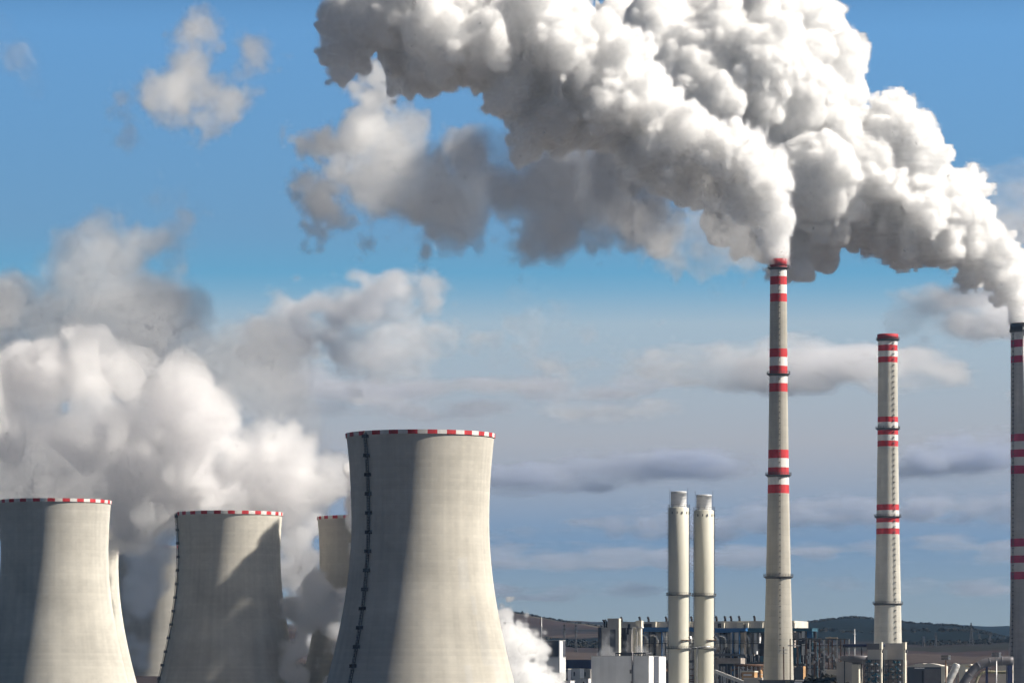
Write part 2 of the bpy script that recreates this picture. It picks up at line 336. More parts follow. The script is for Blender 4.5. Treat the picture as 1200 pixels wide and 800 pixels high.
# ------------------------------------------------------------------ cooling towers
def tower_profile(m, y_top, y_thr, r_top, r_thr, kb, D, rmax=None, n=46):
    zt, zn = Z(y_top, D), Z(y_thr, D); rt, rn = r_top*m, r_thr*m; out = []
    ka = (rt*rt-rn*rn)/max(1e-6, (zt-zn)**2)
    for i in range(n+1):
        z = zt*i/n; k = ka if z > zn else kb
        r = math.sqrt(rn*rn + k*(z-zn)**2)
        out.append((min(r, rmax) if rmax else r, z))
    return out
def cooling_tower(label, pxc, D, y_top, y_thr, r_top, r_thr, k_low, m_shell, ladder=None, rim_rot=0.0, rim_h=1.45, patches=(), rmax=None):
    m = D/F; prof = tower_profile(m, y_top, y_thr, r_top, r_thr, k_low, D, rmax)
    root = thing('cooling_tower', label, 'cooling tower', (X(pxc, D), D, 0), 0, 'cooling towers')
    seg = 144; zt = prof[-1][1]; bm = MB()
    def mi(i, k):
        z = (prof[i][1]+prof[i+1][1])/2; a = (k+.5)*360/seg      # angle measured from +x
        for a0, a1, z0, z1 in patches:
            if a0 <= a <= a1 and z0 <= z <= z1: return 1
        return 0
    bm.lathe(prof, seg, mats=mi)
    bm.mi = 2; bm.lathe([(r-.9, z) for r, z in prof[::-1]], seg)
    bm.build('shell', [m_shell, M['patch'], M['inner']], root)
    r1 = prof[-1][0]; bm = MB(); a0 = rim_rot
    for k in range(48):
        bm.mi = k % 2; A, B = a0+k*math.pi/24, a0+(k+1)*math.pi/24
        bm.lathe([(r1-1.0, zt-rim_h), (r1+.22, zt-rim_h), (r1+.30, zt), (r1-1.0, zt), (r1-1.0, zt-rim_h)], 4, a0=A, a1=B, smooth=False)
    bm.build('rim', [M['red'], M['white']], root)
    lad = MB()
    if ladder:
        for a, w_ in ladder:
            ca, sa = math.sin(R(a)), -math.cos(R(a)); T = Vector((-sa, ca, 0)); nrm = Vector((ca, sa, 0)); zs = np.arange(10, zt-.5, 1.0)
            pr = lambda z: np.interp(z, [p[1] for p in prof], [p[0] for p in prof])
            last = None
            for i, z in enumerate(zs):
                p = nrm*(pr(z)+.55) + Vector((0, 0, z))
                if last is not None:
                    for s_ in (-1, 1): lad.bar(last+T*w_*s_, p+T*w_*s_, .2, .3)
                    for s_ in (-.6, .6): lad.bar(last+nrm*.75+T*w_*s_, p+nrm*.75+T*w_*s_, .14)
                    lad.bar(p-T*w_, p+T*w_, .16); lad.bar(p+T*w_, p+nrm*.8+T*w_*.6, .12); lad.bar(p-T*w_, p+nrm*.8-T*w_*.6, .12); lad.bar(p+nrm*.8-T*w_*.6, p+nrm*.8+T*w_*.6, .12)
                if i % 7 == 3 and w_ > .3:
                    q = nrm*(pr(z)+.7) + Vector((0, 0, z)); rot = Matrix.Rotation(math.atan2(sa, ca), 3, 'Z')
                    land = MB(); land.box(q.x-.9, q.x+.9, q.y-1.1, q.y+1.1, z, z+.25, rot); land.box(q.x-.85, q.x-.75+1.6, q.y-1.05, q.y+1.05, z+.9, z+1.1, rot)
                    for s1 in (-1, 1): land.box(q.x-.8, q.x+.8, q.y+s1*1.0-.06, q.y+s1*1.0+.06, z+.25, z+1.3, rot, (q.x, q.y, z))
                    land.build('ladder_landing', M['steel'], root)
                last = p
    if ladder: lad.build('ladder', M['steel'], root)
    return root
LOWK = .1557
cooling_tower('nearest cooling tower, no steam over its rim, dark ladder on its shaded flank', 492.6, 1580, 508.5, 610, 87, 80.7, LOWK, M['shell'], [(-45, .42)], R(270-4.6-3.75), 1.5,
              [(303, 312, 48, 60), (312, 318, 40, 46), (315, 325, 22, 38), (325, 333, 12, 24), (299, 305, 8, 20)])
cooling_tower('second cooling tower, with a ragged steam shadow across its sunlit side', 269, 2217, 600.5, 648, 62, 59.6, .145, M['shell'], [(-76, .7)], R(270+2), 1.75, (), 37)
cooling_tower('cooling tower cut by the left edge of the photo, sunlit on its right half', 64, 2075, 586.5, 648, 66, 62.8, .150, M['shell_old'], None, R(270-1), 1.6)
cooling_tower('cooling tower half hidden behind the nearest one, its rim showing left of it', 431, 2252, 605.5, 655, 59, 56.5, .14, M['shell_old'], None, R(270+3.5), 1.6, (), 37)
cooling_tower('cooling tower seen as a sunlit strip behind the one at the left edge', 83, 2392, 617, 662, 58, 55.5, .15, M['shell_old'], None, R(270), 1.6)
cooling_tower('farthest cooling tower, veiled by dark vapour in the gap between two nearer ones', 196, 2760, 641, 682, 60, 57.5, .15, M['shell'], None, R(270), 1.6)

# ------------------------------------------------------------------ tall chimneys
def ring_platform(name, root, r, z, width=1.1, m=None, h=1.2, flare=True):
    bm = MB()
    bm.lathe([(r-.05, z-.9), (r+width*.8, z-.1), (r+width, z), (r+width, z+.22), (r-.05, z+.22)] if flare else [(r-.05, z-.15), (r+width, z-.15), (r+width, z+.2), (r-.05, z+.2)], 48)
    p = bm.build(name, m or M['steel'], root)
    bm = MB(); R1 = r+width-.08
    for k in range(28): a = k*2*math.pi/28; bm.bar((R1*math.cos(a), R1*math.sin(a), z+.2), (R1*math.cos(a), R1*math.sin(a), z+h), .09)
    for zz_ in (z+h*.55, z+h): bm.lathe([(R1-.05, zz_-.05), (R1+.05, zz_-.05), (R1+.05, zz_+.05), (R1-.05, zz_+.05), (R1-.05, zz_-.05)], 40)
    bm.build('railing', m or M['steel'], p); return p
def chimney(label, pxc, D, prof_px, bands, platforms, mats, ladder_a, ladder_step=2.4, cap=None, conduit=None, plat_w=1.15, rung=.5):
    """prof_px: (row, radius px); bands: (row0, row1, slot)"""
    m = D/F; root = thing('chimney', label, 'chimney', (X(pxc, D), D, 0), 0, 'striped chimneys')
    ys = [p[0] for p in prof_px]; rs = [p[1]*m for p in prof_px]
    rad = lambda y: float(np.interp(y, ys, rs)); y_base = HY + ZC*F/D
    cuts = sorted(set([ys[0], y_base] + [b for a in bands for b in a[:2]] + list(np.arange(ys[0]+4, y_base, 9))))
    bm = MB()
    def slot(y):
        for a, b, s_ in bands:
            if a-1e-3 <= y < b-1e-3: return s_
        return 0
    prof = [(rad(y), Z(y, D)) for y in cuts]; sl = [slot((a+b)/2) for a, b in zip(cuts, cuts[1:])]
    prof = prof[::-1]; sl = sl[::-1]
    bm.lathe(prof, 72, mats=sl)
    bm.mi = 4; rt, zt = rad(ys[0]), Z(ys[0], D); bm.lathe([(rt, zt), (rt-.5, zt), (rt-.6, zt-14), (0.05, zt-14)], 72)
    bm.build('shaft', mats+[M['soot']], root)
    if cap:
        bm = MB(); y0, y1, ex = cap; bm.lathe([(rad(y1)-.1, Z(y1, D)), (rad(y1)+ex, Z(y1, D)), (rad(y0)+ex, Z(y0, D)+.15), (rad(y0)-.45, Z(y0, D)+.15), (rad(y0)-.45, Z(y0, D)-3)], 72); bm.build('cap', mats[3], root)
    for y in platforms: ring_platform('platform', root, rad(y), Z(y, D), plat_w)
    bm = MB()
    a = R(ladder_a); n = Vector((math.sin(a), -math.cos(a), 0)); T = Vector((math.cos(a), math.sin(a), 0)); zs = np.arange(30, Z(ys[0], D)-1, ladder_step); last = None
    for z in zs:
        r_ = float(np.interp(-z, [-Z(y, D) for y in ys], rs)); p = n*(r_+.3) + Vector((0, 0, z))
        if last is not None:
            for s_ in (-.33, .33): bm.bar(last+T*s_, p+T*s_, .11)
        bm.box(p.x-rung, p.x+rung, p.y-.4, p.y+.4, z, z+rung*.9, Matrix.Rotation(a, 3, 'Z')); last = p
    bm.build('ladder', M['steel'], root)
    if conduit:
        aa, y0, y1 = conduit; n = Vector((math.sin(R(aa)), -math.cos(R(aa)), 0)); bm = MB()
        bm.tube([n*(rad(y0)+.3)+Vector((0, 0, Z(y0, D))), n*(rad(y1)+.3)+Vector((0, 0, Z(y1, D)))], .22, 8); bm.build('conduit', M['galv'], root)
    return root
chimney('tallest striped chimney, between the twin steel stacks and the idle chimney, steam at its mouth', 912.2, 1853,
        [(304, 9.6), (354, 10.0), (459, 10.8), (527, 11.8), (578, 12.6), (676, 14.5), (795, 17.8), (846, 19.4)],
        [(304, 313.6, 1), (313.6, 324.2, 2), (324.2, 334, 1), (334, 344.4, 2), (344.4, 354, 1), (408.8, 418.7, 1), (418.7, 429, 2), (429, 438.2, 1), (438.2, 449.3, 2), (449.3, 459.2, 1),
         (527, 537, 1), (537, 547.7, 2), (547.7, 557, 1), (557, 568, 2), (568, 578, 1)],
        [314.2, 438.6, 556.8, 675.7], [M['stack'], M['red'], M['white'], M['red_old']], 3, cap=(304, 311.5, .14), rung=.3)
chimney('idle striped chimney without smoke, on the right, with a dotted ladder down its sunlit side', 1040.4, 2226,
        [(392, 11.2), (523, 12.1), (626, 13.6), (707, 15.4), (750, 16.2), (846, 18)],
        [(392, 397.8, 3), (397.8, 404.6, 2), (404.6, 411.5, 1), (411.5, 418.3, 2), (418.3, 425, 1), (488.5, 494.8, 1), (494.8, 502.6, 2), (502.6, 509.5, 1), (509.5, 516.6, 2), (516.6, 523.2, 1),
         (590.9, 597.8, 1), (597.8, 605.3, 2), (605.3, 612, 1), (612, 619, 2), (619, 625.8, 1)],
        [398.2, 502.3, 605.3, 707.2], [M['stack_pale'], M['red'], M['white'], M['red_old']], 29, 2.9, cap=(392, 397.3, .5), rung=.38)
chimney('shade-toned striped chimney cut by the right edge of the photo', 1201.5, 2400,
        [(379.5, 17.0), (560, 17.1), (700, 17.4), (846, 20)],
        [(379.5, 388.5, 3), (388.5, 398.8, 2), (398.8, 407.5, 1), (407.5, 417.5, 2), (417.5, 425.5, 1), (508.8, 517.5, 1), (517.5, 527, 2), (527, 536, 1), (536, 545.8, 2), (545.8, 555.5, 1),
         (631, 640.5, 1), (640.5, 650.8, 2), (650.8, 659.5, 1), (659.5, 670, 2), (670, 678.8, 1)],
        [388.3], [M['stack_shade'], M['shade_red'], M['shade_white'], M['soot']], -60, cap=(379.5, 387.5, .35), conduit=(-15, 384, 499), plat_w=.9)  # concrete and bands all in colours darkened to stand for shade

# ------------------------------------------------------------------ twin steel stacks
def steel_stack(label, pxc, D, y_tip, y_body, r_tip, r_body, plats, partial):
    m = D/F; root = thing('steel_stack', label, 'steel stack', (X(pxc, D), D, 0), 0, 'twin steel stacks'); r = r_body*m; rt = r_tip*m
    zb, zt = Z(y_body, D), Z(y_tip, D)
    bm = MB(); bm.lathe([(r, 0), (r, zb*.35), (r, zb*.72), (r, zb-.3), (r-.25, zb), (rt-.1, zb)], 56); bm.build('shaft', M['stackpaint'], root)
    bm = MB(); bm.lathe([(rt, zb-.5), (rt, zt-.5), (rt+.08, zt-.5), (rt+.08, zt), (rt-.15, zt), (rt-.2, zt-9), (.05, zt-9)], 48); tip = bm.build('flue_tip', M['tin'], root)
    bm = MB()
    for z in np.linspace(zb+.6, zt-.9, 4): bm.lathe([(rt, z-.05), (rt+.1, z-.05), (rt+.1, z+.05), (rt, z+.05)], 48)
    bm.build('stiffener', M['galv'], tip)
    bm = MB()
    for k in range(10):
        a = k*2*math.pi/10+.3; x, y = (r-.15)*math.cos(a), (r-.15)*math.sin(a); bm.bar((x, y, zb-.1), (x, y, zb+1.3), .09)
    for a in (R(188), R(-8)):
        x, y = (rt+.55)*math.cos(a), (rt+.55)*math.sin(a)
        for dy in (-.3, .3): bm.bar((x, y+dy, zb), (x, y+dy, zt+1.6), .1)
        for z in np.arange(zb+.5, zt+1, .8): bm.bar((x, y-.3, z), (x, y+.3, z), .07)
    bm.lathe([(r-.2, zb+1.2), (r-.1, zb+1.2), (r-.1, zb+1.3), (r-.2, zb+1.3), (r-.2, zb+1.2)], 32)
    bm.build('top_railing', M['steel'], root)
    for a in (R(193), R(-12)):
        bm = MB(); n = Vector((math.cos(a), math.sin(a), 0)); T = Vector((-n.y, n.x, 0)); p0 = n*(r+.35)
        for s_ in (-.3, .3): bm.bar(p0+T*s_+Vector((0, 0, 12)), p0+T*s_+Vector((0, 0, zb+1.3)), .1)
        for z in np.arange(12, zb+1, .9):
            q = p0+Vector((0, 0, z)); bm.bar(q-T*.3, q+T*.3, .07)
            if int(z*10) % 18 < 9:
                o_ = n*.75; bm.bar(q+T*.3, q+o_+T*.25, .08); bm.bar(q-T*.3, q+o_-T*.25, .08); bm.bar(q+o_-T*.25, q+o_+T*.25, .08)
        bm.build('ladder', M['steel'], root)
    for y in plats: ring_platform('platform', root, r, Z(y, D), 1.0, M['steel'], 1.1, False)
    for y in partial:
        bm = MB(); z = Z(y, D); bm.lathe([(r, z-.15), (r+.8, z-.15), (r+.8, z+.1), (r, z+.1), (r, z-.15)], 16, a0=R(-80), a1=R(10)); bm.bar((r*.2, -r-.35, z-1.2), (r*.98, -r*.35, z+1.3), .16); bm.build('half_platform', M['rust'], root)
    for a in (-100, -72, -40, -10, 20, -130):
        bm = MB(); q = Vector((math.cos(R(a)), math.sin(R(a)), 0))*(r+.02); z = zb-2.3; bm.box(q.x-.18, q.x+.18, q.y-.18, q.y+.18, z-.5, z+.5, Matrix.Rotation(R(a), 3, 'Z')); bm.build('lifting_lug', M['steel'], root)
    return root
sa = steel_stack('left and slightly taller of the twin cream steel stacks with bright metal tips', 795.3, 1824, 575.8, 594.5, 9.2, 11.9, [697.2, 759.8], [749.6])
sb = steel_stack('right and slightly lower of the twin cream steel stacks, thin pipe on its side', 825.0, 1840, 579.6, 597.6, 8.9, 11.6, [698, 759.8], [749.6])
m_ = 1866/F; bm = MB(); bm.tube([(-3.3, -4.4, 0), (-3.3, -4.4, 30.6), (-2.6, -4.6, 31.6), (2.4, -5.0, 31.6)], .35, 10); bm.tube([(-5.6, -3.0, 31.4), (-3.3, -4.4, 31.4)], .3, 8); bm.build('pipe', M['galv'], sb)
bm = MB(); bm.box(4.6, 6.6, -.6, .6, Z(697.4, 1824)-.15, Z(697.4, 1824)+.12); bm.box(4.6, 6.6, -.55, -.48, Z(697.4, 1824)+1.0, Z(697.4, 1824)+1.1); bm.build('link_bridge', M['steel'], sa)

# ------------------------------------------------------------------ plant buildings
TH = R(20)                                           # the plant grid is turned so its right-hand sides face the camera
class Site:
    """local frame turned by TH at a corner: l(px) gives local x on the front face, z(py) heights"""
    def __init__(s, name, label, cat, pxc, D, group=None, th=TH):
        s.D = D; s.m = D/F; s.pxc = pxc; s.th = th; s.root = thing(name, label, cat, (X(pxc, D), D, 0), -th, group)
    def l(s, px): return (px-s.pxc)*s.m/math.cos(s.th)
    def d(s, px): return (px-s.pxc)*s.m/math.sin(s.th)          # depth of the right side seen over that many px
    def z(s, py): return Z(py, s.D)
    def box(s, name, px0, px1, y0, y1, m, front=0.0, depth=8.0, parent=None, zb=None):
        """front: metres proud of the front plane (towards camera)"""
        b = MB(); b.box(s.l(px0), s.l(px1), -front, -front+depth, s.z(y1) if zb is None else zb, s.z(y0)); return b.build(name, m, parent or s.root)
# long filter building behind everything
S = Site('filter_building', 'long filter building with a pale parapet and black roof vents, behind the steel stacks', 'building', 931, 2060)
S.box('wall', 727, 931, 735, 846, M['brown'], 0, 22, zb=0)
S.box('parapet', 726.5, 931.3, 726.8, 735, M['roof'], .5, 24)
for px in (729, 750.5, 760.6, 781.5, 811, 840, 850, 857, 866.5, 884, 903): 
    b = MB(); x = S.l(px); z = S.z(726.8); b.tube([(x, 2, z-.2), (x, 2, z+1.0), (x-.2, 2, z+2.0), (x-.45, 1.7, z+2.3)], .55, 10); b.build('roof_vent', M['soot'], S.root)
for p0, p1, y0 in ((768.5, 772, 727.5), (808, 811, 727.5), (848.2, 851.5, 729.2), (866, 873.8, 730.2), (876.2, 879.2, 729.2), (893.2, 896, 729.2), (928, 932.8, 729.8)):
    b = MB(); b.box(S.l(p0), S.l(p1), -2.2, 1.0, S.z(736), S.z(y0)); b.box(S.l(p0)-.15, S.l(p1)+.15, -2.35, 1.0, S.z(y0), S.z(y0)+.2); b.build('roof_block', M['cream'], S.root)
for p0, p1 in ((754, 766), (843, 847.5), (873.9, 876), (738, 741)): S.box('recess_shade', p0, p1, 729.3, 734.5, M['interior_shade'], .65, 1)  # dark boxes on the parapet face, painted as the shade of recesses
# filter bays in blue frames in front of it
def filter_bay(label, px0, px1, D, y0=736, y1=772, vessel=True, panels=(), mid=753, m_frame='blue', beam=4.5):
    S = Site('filter_bay', label, 'filter bay', px1, D, 'filter bays in steel frames')
    b = MB(); b.box(S.l(px0), S.l(px1), -.4, 9, S.z(y0+beam), S.z(y0)); b.box(S.l(px0)-.3, S.l(px1)+.3, -.7, 9.3, S.z(y0)-.02, S.z(y0)+.25); b.build('head_beam', M[m_frame], S.root)
    W = S.l(px1)-S.l(px0); npost = max(2, int(round((px1-px0)/7))+1)
    for k in range(npost):
        x = S.l(px0)+W*k/(npost-1); b = MB(); b.box(x-.22, x+.22, -.25, .2, 0, S.z(y0+beam)); b.box(x-.2, x+.2, 8.2, 8.6, 0, S.z(y0+beam)); b.build('post', M['steel' if k % 3 else m_frame], S.root)
    b = MB(); b.box(S.l(px0), S.l(px1), -.8, 8.6, S.z(y1), S.z(y1-3)); b.build('lower_deck', M['steel'], S.root); b = MB(); b.box(S.l(px0), S.l(px1), -.8, 8.6, S.z(mid+.7), S.z(mid))
    for z in (S.z(mid)+.6, S.z(mid)+1.1): b.box(S.l(px0), S.l(px1), -.8, -.72, z, z+.1)
    for x in np.arange(S.l(px0), S.l(px1), 1.5): b.box(x, x+.08, -.8, -.72, S.z(mid), S.z(mid)+1.2)
    b.build('deck', M['steel'], S.root)
    b = MB(); b.box(S.l(px0)+.3, S.l(px1)-.3, 7.2, 7.8, 0, S.z(y0+beam)); b.build('back_wall', M['interior_shade'], S.root)
    for p0, p1, q0, q1, mm in panels: S.box('panel', p0, p1, q0, q1, M[mm], -1.2, 2.2)
    if vessel:
        for k, pc in enumerate(vessel):
            x = S.l(pc); r = 2.2*S.m/.412; b = MB(); b.lathe([(.2, S.z(y1-4)), (r*.5, S.z(y1-5)), (r, S.z(y1-12)), (r, S.z(y0+beam+3)), (r*.7, S.z(y0+beam+1)), (.1, S.z(y0+beam+.5))], 24, (x, 3.6, 0)); b.build('vessel', M['grey'], S.root)
            b = MB(); zt = S.z(y0+beam+3.5); pts = [(x-2.2+2.4*math.sin(t), .3, zt-2.6+2.4*math.cos(t)) for t in np.linspace(-.2, 1.75, 9)]; pts = [(x-3.4, .3, zt-.3)] + pts + [(pts[-1][0]+.05, .3, zt-5.4)]
            b.tube(pts, .62, 12); b.build('bent_duct', M['alu'], S.root)
    # brackets, valves, pipe runs
    rr = random.Random(px0)
    for k in range(26):
        b = MB(); x = rr.uniform(S.l(px0), S.l(px1)); z = rr.uniform(2, S.z(y1)-1); w_ = rr.uniform(.3, 1.6); b.box(x-w_, x+w_, -.2-rr.random(), 1.0, z, z+rr.uniform(.3, 1.5)); b.build('casing', M['rust' if k % 3 else 'duct'], S.root)
    for k in range(4): b = MB(); z = rr.uniform(3, S.z(y1)); b.tube([(S.l(px0), -.9, z), (S.l(px1), -.9, z)], .22, 8); b.build('pipe', M['rust'], S.root)
    for k in range(9): b = MB(); x = rr.uniform(S.l(px0), S.l(px1)); b.bar((x, -.5, rr.uniform(1, 5)), (x, -.5, S.z(y1)+rr.uniform(-2, 6)), .3); b.build('downpipe', M['galv'], S.root)
    return S.root
filter_bay('blue framed filter bay between the bright silo and the left steel stack', 754, 783, 2010, 735, 776, (758.5, 770), [(774.5, 778, 740, 775, 'hall'), (780, 783, 740, 775, 'alu')], 753)
filter_bay('filter bay seen in the gap between the twin steel stacks', 806, 816, 2012, 735, 776, (809,), [(811, 813.5, 740, 762, 'white')], 753)
filter_bay('filter bay with a deep blue head beam just right of the twin stacks', 838, 866, 2008, 736, 768, (842, 851), [(855.3, 858.2, 740, 767, 'hall'), (860, 865, 740, 767, 'hall_bright')], 752.5)
filter_bay('narrow filter bay with a tan panel and pale blue posts', 866.5, 874, 2006, 736, 769, None, [(867.2, 872.3, 740.5, 767, 'tan')], 753, 'blue', 3)
filter_bay('filter bay left of the tallest chimney with teal lower panels', 874.5, 896, 2007, 736, 778, (877.5,), [(883, 886, 741, 766, 'hall'), (887.5, 889.5, 741, 753, 'hall'), (876, 888, 768, 777, 'dark'), (890, 896, 768, 777, 'teal')], 753, 'teal', 4)
filter_bay('filter bay right of the tallest chimney with glazed upper panels', 928, 952, 2010, 736, 780, None, [(928.5, 935, 740, 749, 'brown'), (935.5, 937.5, 741, 750, 'white'), (939, 942.5, 738, 747, 'hall_bright'), (945, 950.5, 738, 747, 'blue'), (939, 942, 754, 767, 'white'), (929, 936, 758, 780, 'teal'), (943, 948, 760, 770, 'grey')], 752, 'teal', 3)
# grey boiler block on the left with lit flank
S = Site('boiler_house', 'tall grey boiler house with a narrow sunlit flank and two thin roof pipes', 'building', 725, 1990)
S.box('wall', 712, 725, 724.8, 846, M['grey'], 0, S.d(727.6), zb=0)
b = MB(); b.box(.0, .14, .1, S.d(727.6)-.1, 0, S.z(725)); b.build('flank', M['cream'], S.root)  # cream sheet on the grey house: sunlight put into the flank's colour
S.box('low_wing', 704, 712, 734.6, 846, M['grey'], -1.5, 8, zb=0); S.box('stair_tower', 700.3, 704, 734.2, 846, M['dark'], -1.0, 7, zb=0)
S.box('louvre', 715, 721.5, 737, 764, M['duct'], .12, .4); S.box('coping', 711.7, 725.2, 724.1, 724.8, M['roof'], .15, S.d(727.6)+.3)
for px in (706, 708.6):
    b = MB(); x = S.l(px); b.tube([(x, 3, S.z(735)), (x, 3, S.z(728.5)), (x-.3, 2.8, S.z(726.6)), (x-.8, 2.6, S.z(725.4))], .42, 10); b.build('roof_pipe', M['soot'], S.root)
S = Site('recessed_bay', 'dark open bay between the grey boiler house and the bright silo', 'bay', 742, 2030)
S.box('back_wall', 727, 742, 735, 800, M['interior_shade'], -2, 4, zb=0); b = MB()
for p in (728, 733.5, 739): b.box(S.l(p)-.2, S.l(p)+.2, -.3, .1, 0, S.z(735))
b.build('column', M['steel'], S.root); S.box('grey_casing', 736.5, 742, 743, 764, M['grey'], 2.5, 6); S.box('low_casing', 738.5, 742.2, 737, 764, M['grey'], 2.2, 5)
# silo unit
S = Site('silo', 'bright twin-tube silo with a cream box on top, left of the blue filter bay', 'silo', 753.5, 1995)
for pc in (744.8, 750):
    b = MB(); r = 2.7*S.m; b.lathe([(r, S.z(770)), (r, S.z(735.2)), (r*.8, S.z(734.2)), (.1, S.z(734))], 32, (S.l(pc), 0, 0)); b.build('tube', M['cream'], S.root)
for pc in (742.6, 747.5, 752.3): b = MB(); x = S.l(pc); b.tube([(x, -1.4, S.z(768)), (x, -1.4, S.z(735))], .26, 8); b.build('riser_pipe', M['white'], S.root)
b = MB(); b.box(S.l(742), S.l(753.4), -1.6, 1.6, S.z(735.3), S.z(733.8)); b.build('cap_plate', M['white'], S.root); S.box('top_box', 745.8, 752.6, 726.8, 733.8, M['cream'], 1.2, 3)
# white hall in front
S = Site('white_hall', 'large white hall in front of the boiler house, dark stripe in its sunlit end', 'building', 760, 1790)
S.box('wall', 693.3, 760, 768.3, 846, M['hall'], 0, S.d(782), zb=0)
b = MB(); L_ = S.d(782); b.box(.0, .16, 0, S.d(766), 0, S.z(768.4)); b.box(.0, .16, S.d(773), L_, 0, S.z(768.4)); b.build('end_cladding', M['hall_bright'], S.root)  # brighter copy of the wall white, sunlight put into this end's colour
b = MB(); b.box(.0, .10, S.d(766.0)+.01, S.d(773)-.01, 0, S.z(768.2)); b.build('dark_stripe', M['dark'], S.root)
b = MB(); x = S.l(741.6); b.tube([(x, -.5, 0), (x, -.5, S.z(764.5)), (x, .3, S.z(763.8))], .34, 10); b.box(x-1.1, x-.2, -.8, 0, S.z(788.5), S.z(784)); b.box(x-.6, x+.2, -.8, 0, S.z(800), S.z(797.5)); b.build('flue_pipe', M['duct'], S.root)
b = MB(); b.box(S.l(719.5), S.l(755), 2, 10, S.z(765.6), S.z(764)); b.box(S.l(719.5), S.l(755), 2, 2.5, S.z(768.2), S.z(767.3))
for p in np.arange(720, 755.5, 2.9): b.box(S.l(p)-.14, S.l(p)+.14, 2.1, 2.4, S.z(768.3), S.z(765.6))
b.build('roof_gantry', M['steel'], S.root)
S.box('roof_edge', 693, 760.2, 767.7, 768.3, M['galv'], .12, S.d(782)+.3)
# white annex and dark tower at left, behind the bright jet of steam
S = Site('annex', 'white annex with dark upper storey and pale stair wall, beside the low jet of steam', 'building', 654.5, 1770)
S.box('wall', 602, 654.5, 770.5, 846, M['hall_bright'], 0, 9, zb=0); S.box('roof_slab', 601.8, 654.7, 768.8, 770.5, M['galv'], .2, 9.4)
S.box('upper_storey', 629.3, 654.6, 750.3, 768.8, M['dark'], -.6, 7.5); S.box('upper_roof', 629, 655, 749.5, 750.3, M['galv'], -.4, 8)
b = MB(); b.box(.2, .2+S.l(655.6), -.3, S.d(658), S.z(797), S.z(750.6)); b.build('stair_wall', M['hall'], S.root)
b = MB()
for p in (632.5, 635, 637.4, 639.6, 643.4): b.box(S.l(p)-.08, S.l(p)+.08, .1, .2, S.z(768.8), S.z(766.3))
b.build('roof_post', M['galv'], S.root); S.box('blue_sign_box', 642, 645.5, 762.5, 766.5, M['navy'], -.3, .8)
S = Site('navy_shed', 'low navy blue shed between the annex and the white hall', 'shed', 692.5, 1920)
S.box('wall', 658.5, 692.5, 773, 846, M['navy'], 0, 14, zb=0); S.box('roof', 658.2, 692.8, 772.3, 773, M['dark'], .3, 14.6)
for lab, p0, p1, y0, y1, D, mm in (('small pale cabin in front of the navy shed', 666.5, 680, 782.6, 793, 1860, 'hall'), ('ribbed grey container right of the pale cabin', 680.6, 691, 783, 792.5, 1868, 'grey'),
                                  ('dark upright tank housing left of the pale cabin', 658.6, 665.6, 783, 797, 1840, 'dark'), ('light low cabin at the bottom edge under the navy shed', 680.4, 688, 794.2, 800, 1820, 'hall'), ('long pale low roofed store under the annex stair wall', 653.5, 668.5, 796.8, 802, 1750, 'hall')):
    S = Site('site_cabin', lab, 'cabin', p1, D, 'low cabins by the navy shed'); S.box('wall', p0, p1, y0+.6, 846, M[mm], 0, 5, zb=0); S.box('roof', p0-.3, p1+.3, y0, y0+.6, M['roof'], .3, 5.6)
    S.box('door', (p0+p1)/2-1, (p0+p1)/2+.6, y0+4, y0+9, M['steel'], .06, .2)

# clutter between the stacks and the tallest chimney
S = Site('conveyor_bridge', 'pale sloping conveyor bridge descending to the right in front of the filter bays', 'conveyor', 870, 1900, th=0)
b = MB(); A_ = Vector((S.l(836), -3, S.z(785.5))); B_ = Vector((S.l(872), -8, S.z(800))); b.bar(A_, B_, 1.1, 1.5); b.build('gallery', M['white'], S.root)
b = MB()
for t in (.12, .38, .62, .86): p = A_.lerp(B_, t); b.bar(p-Vector((0, 0, .5)), Vector((p.x, p.y, 0)), .4); b.bar(p-Vector((.9, 0, .5)), Vector((p.x+1.6, p.y, 0)), .25)
b.build('trestle', M['galv'], S.root)
S = Site('brown_duct_hood', 'brown boxed flue duct with a dark underside below the filter bays', 'duct', 868, 1960)
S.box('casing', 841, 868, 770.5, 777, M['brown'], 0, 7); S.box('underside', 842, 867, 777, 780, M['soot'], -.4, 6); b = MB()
for p in (843, 852, 860, 867): b.box(S.l(p)-.25, S.l(p)+.25, .1, .6, 0, S.z(777))
b.build('leg', M['steel'], S.root)
S = Site('ochre_store', 'small ochre and white store shed behind the conveyor, left of the tallest chimney', 'shed', 884, 1930)
S.box('wall', 869.5, 884, 787, 846, M['ochre'], 0, 5, zb=0); S.box('roof', 869, 884.4, 785.6, 787, M['cream'], .3, 5.6); S.box('shutter', 871.5, 881, 789, 791.4, M['hall'], .08, .2)
S = Site('ochre_tank', 'upright ochre tank close left of the tallest chimney', 'tank', 891.5, 1940)
b = MB(); b.lathe([(2.2*S.m, 0), (2.2*S.m, S.z(786.5)), (1.4*S.m, S.z(784.6)), (.05, S.z(784.2))], 28, (0, 0, 0)); b.build('body', M['ochre'], S.root); b = MB(); b.lathe([(2.25*S.m, S.z(790)), (2.3*S.m, S.z(790)), (2.3*S.m, S.z(789.4)), (2.25*S.m, S.z(789.4))], 28); b.build('hoop', M['galv'], S.root)
S = Site('pipe_rack', 'reddish pipe rack running across under the filter bays left of the tallest chimney', 'pipe rack', 895, 1950, th=R(4))
b = MB()
for z, r_ in ((779, .45), (780.4, .3), (783, .25)): b.tube([(S.l(860), 0, S.z(z)), (S.l(895), 0, S.z(z))], r_, 8)
b.build('pipe', M['rust'], S.root); b = MB()
